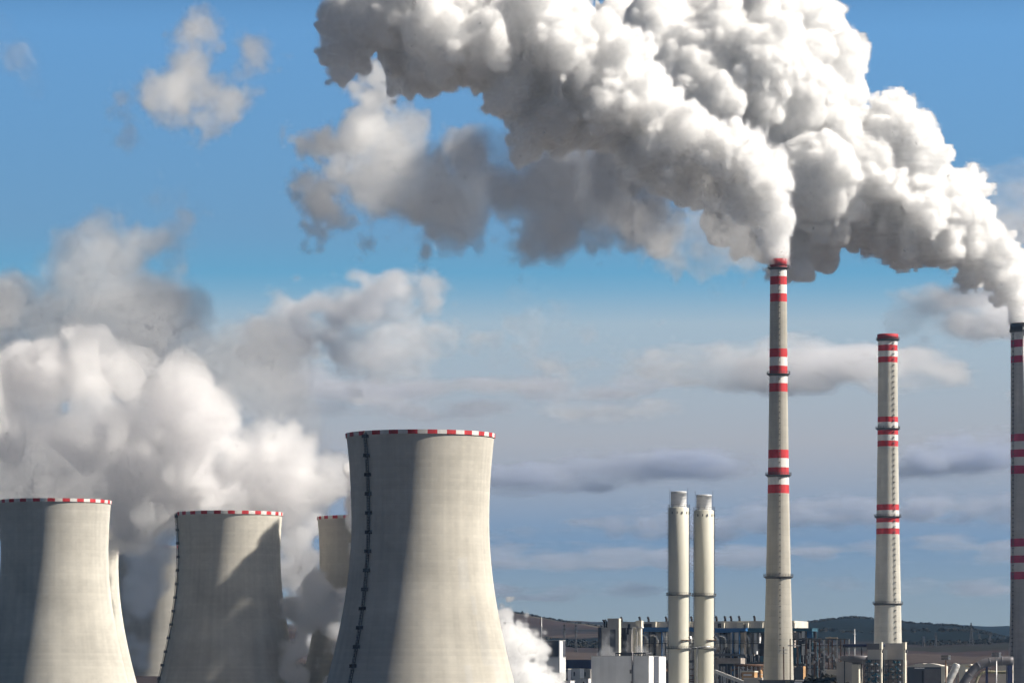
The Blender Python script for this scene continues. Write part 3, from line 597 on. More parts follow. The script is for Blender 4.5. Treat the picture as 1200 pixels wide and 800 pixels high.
for p in range(861, 896, 5): b.box(S.l(p)-.18, S.l(p)+.18, -.3, .3, 0, S.z(778.3)); b.box(S.l(p)-.18, S.l(p)+.18, -.9, .9, S.z(784), S.z(783.4))
b.build('portal', M['galv'], S.root)
S = Site('grey_low_roof', 'low grey flat-roofed block at the foot of the tallest chimney', 'building', 893, 1880)
S.box('wall', 872, 893, 794.5, 846, M['grey'], 0, 8, zb=0); S.box('roof', 871.6, 893.4, 793.4, 794.5, M['roof'], .3, 8.6)
S = Site('chimney_base_house', 'dark flat roof wrapped round the foot of the tallest chimney', 'building', 933, 1815)
S.box('wall', 891, 931, 797.5, 846, M['dark'], 0, 12, zb=0); S.box('roof', 890, 932, 796, 797.5, M['steel'], .5, 13); S.box('planted_strip', 921, 926, 797.6, 799, M['olive'], .6, .5)
# sampling bracket structure on chimney 1's lit side
S = Site('inspection_frame', 'small steel inspection frame leaning beside the sunlit foot of the tallest chimney', 'steel frame', 920, 1832, th=0)
b = MB()
b.bar((S.l(919), 0, 0), (S.l(918.2), 0, S.z(757.5)), .5); b.bar((S.l(926), 0, 0), (S.l(926), 0, S.z(748)), .42); b.build('post', M['rust'], S.root)
b = MB()
for y in (760.5, 764.5): b.box(S.l(911.5), S.l(922.5), -.5, 1.0, S.z(y+.7), S.z(y))
b.box(S.l(923), S.l(937), -.2, .4, S.z(756.6), S.z(755.4)); b.build('beam', M['galv'], S.root)
# portal gantry field
S = Site('steel_gantry', 'rusty steel portal gantry of many posts right of the tallest chimney', 'gantry', 995, 1900, th=R(6))
for k, p in enumerate((926, 934.5, 945, 949.5, 954.8, 960.5, 966, 970.8, 975.4, 981, 985.2, 989.4, 994.8)):
    b = MB(); x = S.l(p); b.box(x-.22, x+.22, -.25, .25, 0, S.z(748)); b.box(x-.2, x+.2, 4.8, 5.2, 0, S.z(748.5)); b.build('post', M['rust' if k % 3 else 'galv'], S.root)
b = MB(); b.box(S.l(926), S.l(995), -.35, .35, S.z(748.9), S.z(747.6)); b.box(S.l(926), S.l(995), 4.7, 5.3, S.z(749.2), S.z(748)); b.box(S.l(926), S.l(990), -.2, .2, S.z(756.3), S.z(755.4)); b.box(S.l(945), S.l(980), -.2, .2, S.z(783), S.z(782.2)); b.build('head_beam', M['steel'], S.root)
b = MB(); b.box(S.l(967.5), S.l(981.5), -1, 6, S.z(747.2), S.z(746.4)); b.build('roof_sheet', M['tan'], S.root)
rr = random.Random(8)
for k in range(70): 
    b = MB(); x = rr.uniform(S.l(943), S.l(986)); z = rr.uniform(S.z(790), S.z(750)); b.box(x-rr.uniform(.2, 1.0), x+rr.uniform(.2, .9), .4, 3, z, z+rr.uniform(.3, 2.2)); b.build('casing', M['duct' if k % 2 else 'brown'], S.root)
for k in range(44): b = MB(); x = rr.uniform(S.l(940), S.l(982)); z = rr.uniform(S.z(800), S.z(760)); b.box(x-.25, x+.35, -.4, .2, z, z+rr.uniform(.4, 1.6)); b.build('fitting', M['galv'], S.root)
for k in range(8): b = MB(); x = rr.uniform(S.l(950), S.l(980)); b.tube([(x, 1.2, 0), (x, 1.2, S.z(rr.uniform(752, 775)))], .5, 8); b.build('riser', M['steel'], S.root)
S = Site('ochre_door_shed', 'small shed with a glowing ochre end wall under the steel gantry', 'shed', 941, 1885); S.box('wall', 931, 941, 781, 846, M['dark'], 0, 4, zb=0); b = MB(); b.box(0.02, .16, 0, 3.6, S.z(795), S.z(780)); b.build('end_wall', M['ochre'], S.root)
# shrubs at the foot of the gantry: individual bushes
def bush(px, D, y_top, label):
    rd = random.Random(px*7); r = (Z(y_top, D))*.5; root = thing('bush', label, 'bush', (X(px, D), D, 0), 0, 'dark bushes by the gantry'); b = MB()
    for k in range(7): clump(b, (rd.gauss(0, r*.35), rd.gauss(0, r*.35), r*rd.uniform(.2, 1.1)), r*.62, 60, rd, 1.0)
    b.build('crown', M['leaf'], root); b = MB(); b.tube([(0, 0, 0), (.2, .1, r*.6), (-.1, 0, r*1.3)], [.35, .25, .1], 7); b.build('stem', M['bark'], root)
bush(958, 1840, 783, 'dark bush left of the grey gatehouse under the steel gantry'); bush(966, 1845, 780, 'tallest dark bush in front of the gantry posts'); bush(984, 1790, 788, 'dark bush at the foot of the flared tank')
S = Site('gatehouse', 'small grey flat block behind the bushes left of the flared tank', 'building', 981, 1880); S.box('wall', 968.5, 981, 785, 846, M['grey'], 0, 6, zb=0); S.box('roof', 968, 981.3, 784, 785, M['roof'], .3, 6.6)
# flared tank and its house
S = Site('flared_tank', 'grey tank with a wide flared lid, in front of the idle chimney', 'tank', 1000, 1830)
b = MB(); R_ = 19*S.m; b.lathe([(9*S.m, S.z(777.5)), (R_*.85, S.z(774.2)), (R_, S.z(772.8)), (R_, S.z(768.3)), (R_*.96, S.z(767.7)), (.1, S.z(767.2))], 64, (0, 5, 0)); b.build('lid', M['duct'], S.root)
b = MB(); b.box(S.l(1015.8), S.l(1018.6), .8, 3, S.z(772.8), S.z(768)); b.build('lid_bracket', M['galv'], S.root)
S.box('base', 980.5, 998, 775, 846, M['grey'], -.5, 9, zb=0)
b = MB(); x = S.l(998); b.box(x+.01, x+S.l(1006.3)-S.l(998.2), .2, 6, 0, S.z(778)); b.build('end_wall', M['cream'], S.root)  # lit side of the grey base, its sunlight painted as cream
# absorber racks with pale pillars
def absorber(label, px0, px1, D, y0, top_dark, pil):
    S = Site('absorber_rack', label, 'absorber rack', px1, D, 'absorber racks'); S.box('core', px0, px1, 773, 846, M['brown'], -1.5, 6, zb=0)
    S.box('hood', px0+.5+(2 if top_dark else 0), px1, y0, 760.5, M['duct' if top_dark else 'grey'], -.8, 5); S.box('hood_neck', px0+3, px1, 760.5, 773, M['grey'], -1.4, 4)
    b = MB(); W = S.l(px1)-S.l(px0)
    for k in range(5): x = S.l(px0)+W*k/4; b.box(x-.16, x+.16, -.2, .15, 0, S.z(772.3))
    for y in (772.3, 779.5, 787, 794.5): b.box(S.l(px0)-.2, S.l(px1)+.2, -.25, .2, S.z(y+.7), S.z(y))
    b.build('frame', M['steel'], S.root); rr = random.Random(px0)
    for k in range(12):
        b = MB(); x = S.l(px0)+W*(.15+.35*(k % 3)); z = S.z(778.5+7*(k//3)); b.lathe([(.55, -.6), (.55, .5), (.3, .7), (.05, .75)], 14, (0, 0, 0)); o = b.build('valve', M['galv' if k % 3 == 1 else 'duct'], S.root, (x, -.2, z)); o.rotation_euler = (math.pi/2, 0, 0)
    for k in range(24): b = MB(); x = rr.uniform(S.l(px0), S.l(px1)); z = rr.uniform(S.z(800), S.z(774)); b.box(x-.3, x+.4, -.6, .6, z, z+rr.uniform(.2, 1.2)); b.build('fitting', M['teal'], S.root)
    return S
absorber('left absorber rack with silver valves, left of the two pale pillars', 1013, 1031, 1800, 753.5, True, 1032)
absorber('right absorber rack with silver valves, between the two pale pillars', 1036.5, 1057.5, 1802, 753, False, 1060)
for lab, pc, w_ in (('left pale pillar of the absorber racks with a square head', 1032.6, 1.45), ('right pale pillar of the absorber racks with a square head and side lamp', 1060.2, 1.7)):
    S = Site('pillar', lab, 'pillar', pc, 1785, 'pale pillars of the absorber racks', th=R(35)); r = w_*S.m*.8
    b = MB(); b.box(-r, r, -r, r, 0, S.z(760)); b.build('shaft', M['cream'], S.root); b = MB(); q = r*1.3; b.box(-q, q, -q, q, S.z(760), S.z(752)); b.box(-q*1.15, q*1.15, -q*1.15, q*1.15, S.z(752.9), S.z(752.1)); b.build('head', M['cream'], S.root)
    b = MB(); b.bar((0, -q, S.z(760)), (1.6, -q-.6, S.z(761.5)), .14); b.box(1.2, 1.9, -q-.9, -q-.3, S.z(764.5), S.z(761.5)); b.build('lamp_bracket', M['steel'], S.root)
S = Site('blue_pipe_bridge', 'dark blue pipe bridge running level between gantry and pillars', 'pipe bridge', 1062, 1830, th=R(3))
b = MB(); b.tube([(S.l(988), 0, S.z(755.6)), (S.l(1062), 0, S.z(755))], .55, 12); b.tube([(S.l(988), 1.2, S.z(757.2)), (S.l(1062), 1.2, S.z(756.6))], .3, 10); b.build('pipe', M['navy'], S.root)
b = MB()
for p in np.arange(990, 1062, 3.2): b.bar((S.l(p), -.3, S.z(757.5)), (S.l(p+1.6), -.3, S.z(754.4)), .14); b.bar((S.l(p+1.6), -.3, S.z(754.4)), (S.l(p+3.2), -.3, S.z(757.5)), .14)
for p in (990, 1010, 1035, 1061): b.box(S.l(p)-.25, S.l(p)+.25, .3, .8, 0, S.z(756))
b.build('truss', M['steel'], S.root)
# halls on the far right
S = Site('arched_hall', 'low hall with two shallow pale roof arches and a dark front, right of the pillars', 'building', 1103, 1960)
S.box('wall', 1062.5, 1103, 781, 846, M['dark'], 0, 10, zb=0)
b = MB(); pts = [(S.l(1062), S.z(781)), (S.l(1103.6), S.z(781)), (S.l(1103.6), S.z(779.6)), (S.l(1097), S.z(777.8)), (S.l(1090), S.z(776.6)), (S.l(1084), S.z(777.4)), (S.l(1082), S.z(776.6)), (S.l(1078), S.z(776.9)), (S.l(1070), S.z(778.8)), (S.l(1062), S.z(780))]
b.poly(pts, -.4, 10.4); b.build('roof', M['roof'], S.root, fix=True)
b = MB(); b.poly([(S.l(1103.2), S.z(846)), (S.l(1103.2), S.z(780)), (S.l(1108.2), S.z(780)), (S.l(1107.4), S.z(798)), (S.l(1107.4), S.z(846))], -.6, 4); b.build('end_wall', M['cream'], S.root, fix=True)
S.box('skylight', 1073, 1084, 781.6, 782.8, M['hall_bright'], .3, .4); S.box('doorway', 1081, 1083, 785, 800, M['soot'], .06, .2); S.box('grey_bay', 1084, 1102, 783, 800, M['duct'], .05, .3)
S = Site('pale_shed', 'pale gabled shed wall behind the corrugated duct', 'shed', 1131, 1980)
S.box('roof', 1108, 1137.5, 777.6, 778.8, M['cream'], .4, 9); b = MB(); b.poly([(S.l(1124), S.z(846)), (S.l(1124), S.z(778.8)), (S.l(1130), S.z(778.8)), (S.l(1131.5), S.z(782)), (S.l(1131.5), S.z(846))], 0, 8); b.build('wall', M['cream'], S.root, fix=True)
S = Site('corrugated_duct', 'white corrugated duct curving down to the left, by the floodlight mast', 'duct', 1117, 1850, th=0)
P0 = [(1121.5, 777), (1120.5, 780), (1118.5, 785), (1115.5, 791), (1112.5, 797), (1109.5, 804), (1107, 812)]; b = MB(); pts = []; rs = []
for i in range(len(P0)-1):
    for t in np.linspace(0, 1, 5)[:-1]: pts.append((S.l(P0[i][0]*(1-t)+P0[i+1][0]*t), 0, S.z(P0[i][1]*(1-t)+P0[i+1][1]*t)))
for k in range(len(pts)): rs.append((4.3 if k else 2.5)*S.m*(1.0 if k % 4 else 1.09))
b.tube(pts, rs, 28); b.build('pipe', M['alu'], S.root); b = MB(); b.bar((S.l(1121), 0, 0), (S.l(1121), 0, S.z(788)), .6); b.build('leg', M['steel'], S.root)
def arch(name, label, P, r0, m, D, depth=0):
    S = Site(name, label, 'duct', P[len(P)//2][0], D, th=0); b = MB(); pts = []
    for i in range(len(P)-1):
        for t in np.linspace(0, 1, 4)[:-1]: pts.append((S.l(P[i][0]*(1-t)+P[i+1][0]*t), 0, S.z(P[i][1]*(1-t)+P[i+1][1]*t)))
    pts.append((S.l(P[-1][0]), 0, S.z(P[-1][1]))); b.tube(pts, r0*S.m, 28); b.build('pipe', M[m], S.root)
    b = MB()
    for k in range(2, len(pts)-2, 4):
        p = Vector(pts[k]); t = (Vector(pts[k+1])-Vector(pts[k-1])).normalized(); b.tube([p-t*.2, p+t*.2], r0*S.m*1.06, 28)
    b.build('flange', M[m], S.root); return S
S = arch('flue_duct', 'thick dark grey flue duct arching up to the right edge chimney', [(1122, 812), (1128, 802), (1136, 790), (1144, 781.5), (1153, 776.5), (1163, 774.5), (1174, 774), (1187, 774)], 5.2, 'duct', 1900)
b = MB(); b.box(S.l(1155), S.l(1157.5), -1, 1, 0, S.z(780)); b.box(S.l(1180), S.l(1186), -2, 4, 0, S.z(779)); b.build('support', M['navy'], S.root)
arch('olive_duct', 'thin olive duct arching under the thick dark flue duct', [(1142.5, 812), (1143.5, 800), (1146, 793), (1150, 788.5), (1156, 786.5), (1164, 786.8), (1174, 787.5), (1187, 786)], 1.7, 'olive', 1905)
S = Site('chimney_annex', 'grey annex at the foot of the right edge chimney', 'building', 1183, 1990); S.box('wall', 1170, 1183, 771, 846, M['grey'], 0, 8, zb=0); S.box('roof', 1169.6, 1183.4, 770, 771, M['dark'], .3, 8.6)
S.box('strip_window', 1171.5, 1181.5, 776, 778.5, M['glass'], .05, .3)
# floodlight masts
def floodlight(label, px, D, y_head, y_pole, m):
    S = Site('floodlight_mast', label, 'floodlight mast', px, D, 'floodlight masts', th=0); b = MB(); b.tube([(0, 0, 0), (0, 0, S.z(y_head+1))], [.42, .26], 10); b.build('pole', M[m], S.root)
    b = MB(); w_ = 4.2*S.m; b.box(-w_, w_, -.3, .3, S.z(y_head+4), S.z(y_head+3.5)); b.box(-w_, w_, -.3, .3, S.z(y_head+1.2), S.z(y_head+.8)); b.build('crossbar', M['steel'], S.root)
    for k in range(4):
        for y in (y_head, y_head+3):
            b = MB(); x = -w_+w_*2*k/3; b.poly([(x-.55, 0), (x+.55, 0), (x+.45, .9), (x-.45, .9)], -.6, .3); b.build('lamp', M['steel' if k < 3 else 'galv'], S.root, (0, 0, S.z(y+2.2)), True)
floodlight('floodlight mast with a rusty pole in front of the corrugated duct', 1108.4, 1820, 767.5, 774, 'rust'); floodlight('floodlight mast with a pale thin pole in front of the dark flue duct', 1167.6, 1815, 764.2, 771, 'galv')

# ------------------------------------------------------------------ pylons and masts in the fields
def pylon(label, px, D, y_top, arms=3, wide=1.5, cat='pylon'):
    zg = ground_z(px, D); root = thing('pylon', label, cat, (X(px, D), D, zg), 0, 'power pylons in the fields'); H = Z(y_top, D)-zg; b = MB(); wb = wide*D/F; wt = .35*D/F
    W = lambda z: wb+(wt-wb)*min(1, z/H/.75)
    N = 9
    for sx in (-1, 1):
        for sy in (-1, 1):
            for k in range(N): z0, z1 = H*k/N, H*(k+1)/N; b.bar((sx*W(z0), sy*W(z0), z0), (sx*W(z1), sy*W(z1), z1), .42)
    for k in range(N):
        z0, z1 = H*k/N, H*(k+1)/N
        for sy in (-1, 1): b.bar((-W(z0), sy*W(z0), z0), (W(z1), sy*W(z1), z1), .24); b.bar((W(z0), sy*W(z0), z0), (-W(z1), sy*W(z1), z1), .24)
    b.build('lattice', M['steel'], root)
    for k in range(arms):
        b = MB(); z = H*(.72+.12*k); l_ = (2.6-.5*k)*D/F; b.bar((-l_, 0, z), (l_, 0, z), .5); b.bar((-l_, 0, z), (0, 0, z+H*.06), .3); b.bar((l_, 0, z), (0, 0, z+H*.06), .3); b.build('crossarm', M['steel'], root)
    return root
for lab, px, D, y in (('lattice pylon in the brown field just right of the annex', 661.2, 3300, 731.5), ('second lattice pylon, between the annex and the white hall', 674.8, 3400, 732), ('small dark pylon near the low jet of steam', 602.8, 3500, 727), ('thin pylon left of the pale mast on the hill slope', 611, 3900, 736),
                      ('pylon right of the absorber pillars, leftmost on the right hand slope', 1082, 3700, 745), ('pylon above the arched hall roof', 1096.5, 3650, 741), ('tall broad pylon above the pale shed, breaking the skyline', 1138, 3700, 729), ('pylon between the broad pylon and the right edge chimney, left one', 1147.5, 3800, 742), ('pylon close left of the right edge chimney', 1160, 3750, 741)):
    pylon(lab, px, D, y, 3 if px != 1138 else 2, 1.2 if px != 1138 else 2.2)
def mast(label, px, D, y, m):
    zg = ground_z(px, D) if D > 2300 else 0; root = thing('mast', label, 'mast', (X(px, D), D, zg), 0, 'thin radio masts'); H = Z(y, D)-zg
    b = MB(); b.tube([(0, 0, 0), (0, 0, H)], [.45, .3], 8); b.build('pole', M[m], root); b = MB(); b.lathe([(.5, H*.66), (.6, H*.66), (.6, H*.7), (.5, H*.7)], 10); b.box(-.9, .9, -.2, .2, H*.9, H*.92); b.build('antenna', M[m], root)
mast('pale thin mast on the hill slope above the navy upper storey', 634.6, 3600, 722.5, 'galv'); mast('pale thin mast in front of the wooded hill left of the idle chimney', 1001.5, 2600, 736.5, 'galv')

# ------------------------------------------------------------------ steam, smoke and clouds: real volumes on voxel grids
rng = np.random.default_rng(21)
def up(a, axis, n, s):
    t = np.arange(n)/s; i = t.astype(int); f = (t-i); f = (f*f*(3-2*f)).astype(np.float32); sh = [1, 1, 1]; sh[axis] = n; f = f.reshape(sh)
    A = np.take(a, i, axis); return A + (np.take(a, i+1, axis)-A)*f
def noise(shape, s, st=(1, 1, 1)):
    a = rng.standard_normal([int(n/(s*q))+3 for n, q in zip(shape, st)]).astype(np.float32)*.8
    for ax in range(3): a = up(a, ax, shape[ax], s*st[ax])
    return a
class Field:
    """signed distance to a union of puffs on a voxel grid; sq squashes heights (flat clouds)"""
    def __init__(s, lo, hi, h, far=40.0, sq=1.0):
        s.lo = np.array(lo, float); s.h = h; s.n = [int(math.ceil((hi[i]-lo[i])/h))+1 for i in range(3)]; s.hi = s.lo+h*(np.array(s.n)-1)
        s.a = np.full(s.n, far, np.float32); s.far = far; s.sq = sq
    def ball(s, c, r):
        P = r+s.far; RR = np.array((P, P, P*s.sq)); c = np.asarray(c, float)
        i0 = np.maximum(0, np.floor((c-RR-s.lo)/s.h).astype(int)); i1 = np.minimum(s.n, np.ceil((c+RR-s.lo)/s.h).astype(int)+1)
        if (i1 <= i0).any(): return
        ax = [((np.arange(i0[k], i1[k])*s.h+s.lo[k]-c[k])**2).astype(np.float32) for k in range(3)]
        d = np.sqrt(ax[0][:, None, None]+ax[1][None, :, None]+ax[2][None, None, :]/(s.sq**2))-np.float32(r)
        b = s.a[i0[0]:i1[0], i0[1]:i1[1], i0[2]:i1[2]]; np.minimum(b, d, out=b)
    def puff(s, c, r, n1=12, n2=4, k1=(.25, .45), k2=(.3, .5)):
        s.ball(c, r)
        for _ in range(n1):
            v = rng.normal(size=3); v /= np.linalg.norm(v); r2 = r*rng.uniform(*k1); c2 = c+v*r*.9*np.array((1, 1, s.sq)); s.ball(c2, r2)
            for _ in range(n2):
                q = rng.normal(size=3); q /= np.linalg.norm(q); s.ball(c2+q*r2*.9*np.array((1, 1, s.sq)), r2*rng.uniform(*k2))
def vmat(name, rho, alb=(.9985, .9985, .9985), g=.1):
    m = bpy.data.materials.new(name); m.use_nodes = True; t = m.node_tree; t.nodes.clear()
    o = nd(t, 'ShaderNodeOutputMaterial'); v = nd(t, 'ShaderNodeVolumePrincipled'); v.inputs['Density'].default_value = rho; v.inputs['Color'].default_value = (*alb, 1); v.inputs['Anisotropy'].default_value = g
    t.links.new(v.outputs[0], o.inputs['Volume']); return m
def vapour(name, f, dens, m, parent=None):
    nx, ny, nz = f.n; src = bpy.data.meshes.new(name+'_voxels'); src.vertices.add(dens.size)
    src.attributes.new('d', 'FLOAT', 'POINT').data.foreach_set('value', np.ascontiguousarray(dens, np.float32).ravel())
    grid = bpy.data.objects.new(name+'_voxels', src)
    vd = bpy.data.volumes.new(name); o = bpy.data.objects.new(name, vd); COL.objects.link(o); o.parent = parent; vd.materials.append(m)
    gr = bpy.data.node_groups.new(name, 'GeometryNodeTree')
    gr.interface.new_socket('Geometry', in_out='INPUT', socket_type='NodeSocketGeometry'); gr.interface.new_socket('Geometry', in_out='OUTPUT', socket_type='NodeSocketGeometry')
    L = gr.links.new; N = lambda t, **k: nd(gr, t, **k)
    gi, go = N('NodeGroupInput'), N('NodeGroupOutput'); vc = N('GeometryNodeVolumeCube'); si = N('GeometryNodeSampleIndex', data_type='FLOAT', domain='POINT'); na = N('GeometryNodeInputNamedAttribute', data_type='FLOAT'); na.inputs[0].default_value = 'd'
    po = N('GeometryNodeInputPosition'); sm = N('GeometryNodeSetMaterial'); sub = N('ShaderNodeVectorMath', operation='SUBTRACT'); sub.inputs[1].default_value = f.lo; L(po.outputs[0], sub.inputs[0])
    sca = N('ShaderNodeVectorMath', operation='SCALE'); sca.inputs[3].default_value = 1/f.h; L(sub.outputs[0], sca.inputs[0]); sx = N('ShaderNodeSeparateXYZ'); L(sca.outputs[0], sx.inputs[0])
    def mm(op, a, b):
        n = N('ShaderNodeMath', operation=op)
        for k, v in ((0, a), (1, b)):
            if isinstance(v, (int, float)): n.inputs[k].default_value = v
            else: L(v, n.inputs[k])
        return n.outputs[0]
    r = [mm('ROUND', sx.outputs[k], 0) for k in range(3)]; idx = mm('ADD', mm('MULTIPLY', mm('ADD', mm('MULTIPLY', r[0], ny), r[1]), nz), r[2])
    oi = N('GeometryNodeObjectInfo'); oi.inputs[0].default_value = grid; L(oi.outputs['Geometry'], si.inputs[0]); L(na.outputs[0], si.inputs['Value']); L(idx, si.inputs['Index'])
    vc.inputs['Min'].default_value = f.lo; vc.inputs['Max'].default_value = f.hi
    for k, n in zip('XYZ', f.n): vc.inputs['Resolution '+k].default_value = n
    L(si.outputs[0], vc.inputs['Density']); L(vc.outputs[0], sm.inputs[0]); sm.inputs['Material'].default_value = m; L(sm.outputs[0], go.inputs[0])
    o.modifiers.new('grid', 'NODES').node_group = gr; return o
def skin(fac):
    """the outer billow surface of a body of steam: mostly clear, with a share of white droplets that scatter both ways"""
    m = bpy.data.materials.new('steam surface'); m.use_nodes = True; t = m.node_tree; t.nodes.clear(); o = nd(t, 'ShaderNodeOutputMaterial'); mx = nd(t, 'ShaderNodeMixShader'); mx.inputs[0].default_value = fac
    d = nd(t, 'ShaderNodeBsdfDiffuse'); d.inputs[0].default_value = (.95, .95, .95, 1); u = nd(t, 'ShaderNodeBsdfTranslucent'); u.inputs[0].default_value = (.95, .95, .95, 1); m2 = nd(t, 'ShaderNodeMixShader')
    n = nd(t, 'ShaderNodeTexNoise'); n.inputs['Scale'].default_value = .25; n.inputs['Detail'].default_value = 6; r = nd(t, 'ShaderNodeMapRange'); r.inputs[1].default_value = .3; r.inputs[2].default_value = .7; r.inputs[3].default_value = fac*.6; r.inputs[4].default_value = fac*1.3
    c = nd(t, 'ShaderNodeTexCoord'); t.links.new(c.outputs['Object'], n.inputs['Vector']); t.links.new(n.outputs['Fac'], r.inputs[0]); t.links.new(r.outputs[0], mx.inputs[0])
    t.links.new(d.outputs[0], m2.inputs[1]); t.links.new(u.outputs[0], m2.inputs[2]); t.links.new(nd(t, 'ShaderNodeBsdfTransparent').outputs[0], mx.inputs[1]); t.links.new(m2.outputs[0], mx.inputs[2]); t.links.new(mx.outputs[0], o.inputs['Surface']); return m
JET = skin(.16); SKIN, FAINT, VEIL = skin(.20), skin(.05), skin(.03)
def core_mesh(name, f, sdf, iso, m, frac=.04):
    gr = openvdb.FloatGrid(float(f.far)); gr.copyFromArray(np.ascontiguousarray(sdf, np.float32)); p, q = gr.convertToQuads(isovalue=iso)
    if len(q) == 0: return None
    lab = np.arange(len(p))                            # keep the big connected body only
    for _ in range(400):
        mn = lab[q].min(1); new = lab.copy(); np.minimum.at(new, q.ravel(), np.repeat(mn, 4)); new = new[new]
        if (new == lab).all(): break
        lab = new
    u, inv, cnt = np.unique(lab, return_inverse=True, return_counts=True); keep = (cnt >= cnt.max()*frac)[inv]; idx = np.cumsum(keep)-1
    q = idx[q[keep[q[:, 0]]]]; p = p[keep]
    p = p*f.h+f.lo; q = q[:, ::-1]; me = bpy.data.meshes.new(name)
    me.vertices.add(len(p)); me.vertices.foreach_set('co', p.astype(np.float32).ravel()); me.loops.add(q.size); me.loops.foreach_set('vertex_index', q.astype(np.int32).ravel())
    me.polygons.add(len(q)); me.polygons.foreach_set('loop_start', np.arange(0, q.size, 4, dtype=np.int32)); me.update(calc_edges=True); me.shade_smooth()
    return link(name, me, None, m)
def P3(px, py, D): return np.array((X(px, D), D, Z(py, D)))
def billow(n, scales, amps, st=(1, 1, 1)):
    out = np.zeros(n, np.float32)
    for s, a in zip(scales, amps): out += np.abs(noise(n, s, st))*a
    return out
def fbm(n, scales, amps, st=(1, 1, 1)):
    out = np.zeros(n, np.float32)
    for s, a in zip(scales, amps): out += noise(n, s, st)*a
    return out
def plume(name, label, cat, box, h, path, count, spread, rho, group=None, D0=0, extra=(), depth_s=.35, wd=1.8, torn=True):
    """dense plume: puffs strung along a path of (px, py, radius px, D)"""
    global rng; rng = np.random.default_rng(zlib.crc32(label.encode()))
    (p0, p1, y0, y1, d0, d1) = box; Dm = (d0+d1)/2
    f = Field((X(p0, Dm), d0, Z(y1, Dm)), (X(p1, Dm), d1, Z(y0, Dm)), h, 14.0)
    P = np.array(path, float)
    seg = np.hypot(np.diff(P[:, 0]), np.diff(P[:, 1])) / ((P[1:, 2]+P[:-1, 2])/2); cs = np.concatenate(([0], np.cumsum(seg)))
    for k in range(count):
        t = rng.uniform(0, cs[-1]) if k > 14 else cs[-1]*k/14; q = [np.interp(t, cs, P[:, j]) for j in range(4)]; m = q[3]/F; Rr = q[2]*m; c = P3(*q[:2], q[3]) + rng.normal(size=3)*Rr*spread*np.array((1, 1.2, 1)); r = Rr*rng.uniform(.42, .68) if k > 14 else Rr*.85
        f.puff(c, r, 11, 4, (.28, .5), (.32, .52))
    for px, py, rp, D in extra: f.puff(P3(px, py, D), rp*D/F, 12, 5)
    big = fbm(f.n, (26,), (1.0,)); sdf = f.a - billow(f.n, (17, 8.5, 4.6, 2.6), (3.6, 2.4, .85, .15)) + 2.9
    # the plume grows thinner and more torn downwind
    far = np.clip(((X(760, Dm)-(f.lo[0]+np.arange(f.n[0])*f.h))/(X(760, Dm)-X(380, Dm))), 0, 1).astype(np.float32)[:, None, None] if torn else np.float32(0)
    sdf = sdf + far*(fbm(f.n, (18, 9, 4.5), (2.2, 1.3, .6))+1.0); dn = 1-far*np.clip(.45+.35*big, 0, .8)
    o = core_mesh(name, f, sdf, -wd*.7, JET if not torn else SKIN, 1.0); tag(o, label, cat, group)
    vapour('vapour', f, np.clip(-sdf/wd, 0, 1)**1.3*dn*(.20+.80*np.exp(-np.clip(-sdf-wd, 0, 30)/1.6)) + np.clip((2.6-sdf)/2.6, 0, 1)**2*np.clip(.35+fbm(f.n, (9, 4.5, 2.3), (.6, .5, .35)), 0, 1)*.045, vmat(name, rho, g=.62), o)
    return o
plume('steam_plume', 'dense white plume of the tallest chimney, drifting left in front of the other plume', 'plume', (300, 945, -110, 312, 1775, 1945), .56,
      [(912.4, 306, 7, 1853), (911, 288, 10, 1853), (907, 268, 15, 1853), (900, 244, 23, 1854), (882, 210, 36, 1855), (850, 186, 42, 1856), (808, 172, 47, 1857), (762, 140, 54, 1858), (706, 100, 62, 1860), (640, 58, 76, 1862), (565, 30, 78, 1865), (490, 12, 74, 1868), (435, 18, 52, 1870)], 170, .36, 1.3,
      extra=[(912.6, 301, 9, 1853), (912, 292, 12, 1853), (909, 280, 15, 1853), (405, 30, 30, 1868), (404, 66, 26, 1868), (400, 85, 18, 1868), (396, 15, 24, 1870), (660, 130, 26, 1850), (600, 100, 34, 1850)])
plume('steam_plume', 'dense white plume of the sooty right edge chimney, passing behind the tallest chimney', 'plume', (700, 1245, -95, 385, 2310, 2540), .78,  # that chimney is toned dark for shade, not by soot
      [(1197, 381, 8, 2400), (1195, 362, 12, 2400), (1187, 341, 18, 2401), (1170, 316, 27, 2403), (1140, 289, 36, 2408), (1100, 261, 43, 2412), (1056, 226, 54, 2416), (1000, 205, 68, 2420), (955, 185, 90, 2424), (905, 140, 110, 2428), (850, 95, 118, 2430), (800, 60, 110, 2432)], 190, .38, 1.1,
      extra=[(1197.5, 376, 9, 2400), (1196, 368, 12, 2400), (1193, 356, 16, 2400), (1050, 130, 26, 2412), (1080, 150, 18, 2412), (970, 95, 30, 2422), (945, 55, 28, 2422), (900, 12, 42, 2425), (1000, 262, 34, 2416), (960, 262, 30, 2420), (900, 262, 36, 2425), (860, 262, 32, 2430), (1040, 255, 34, 2412), (770, 20, 30, 2425)])

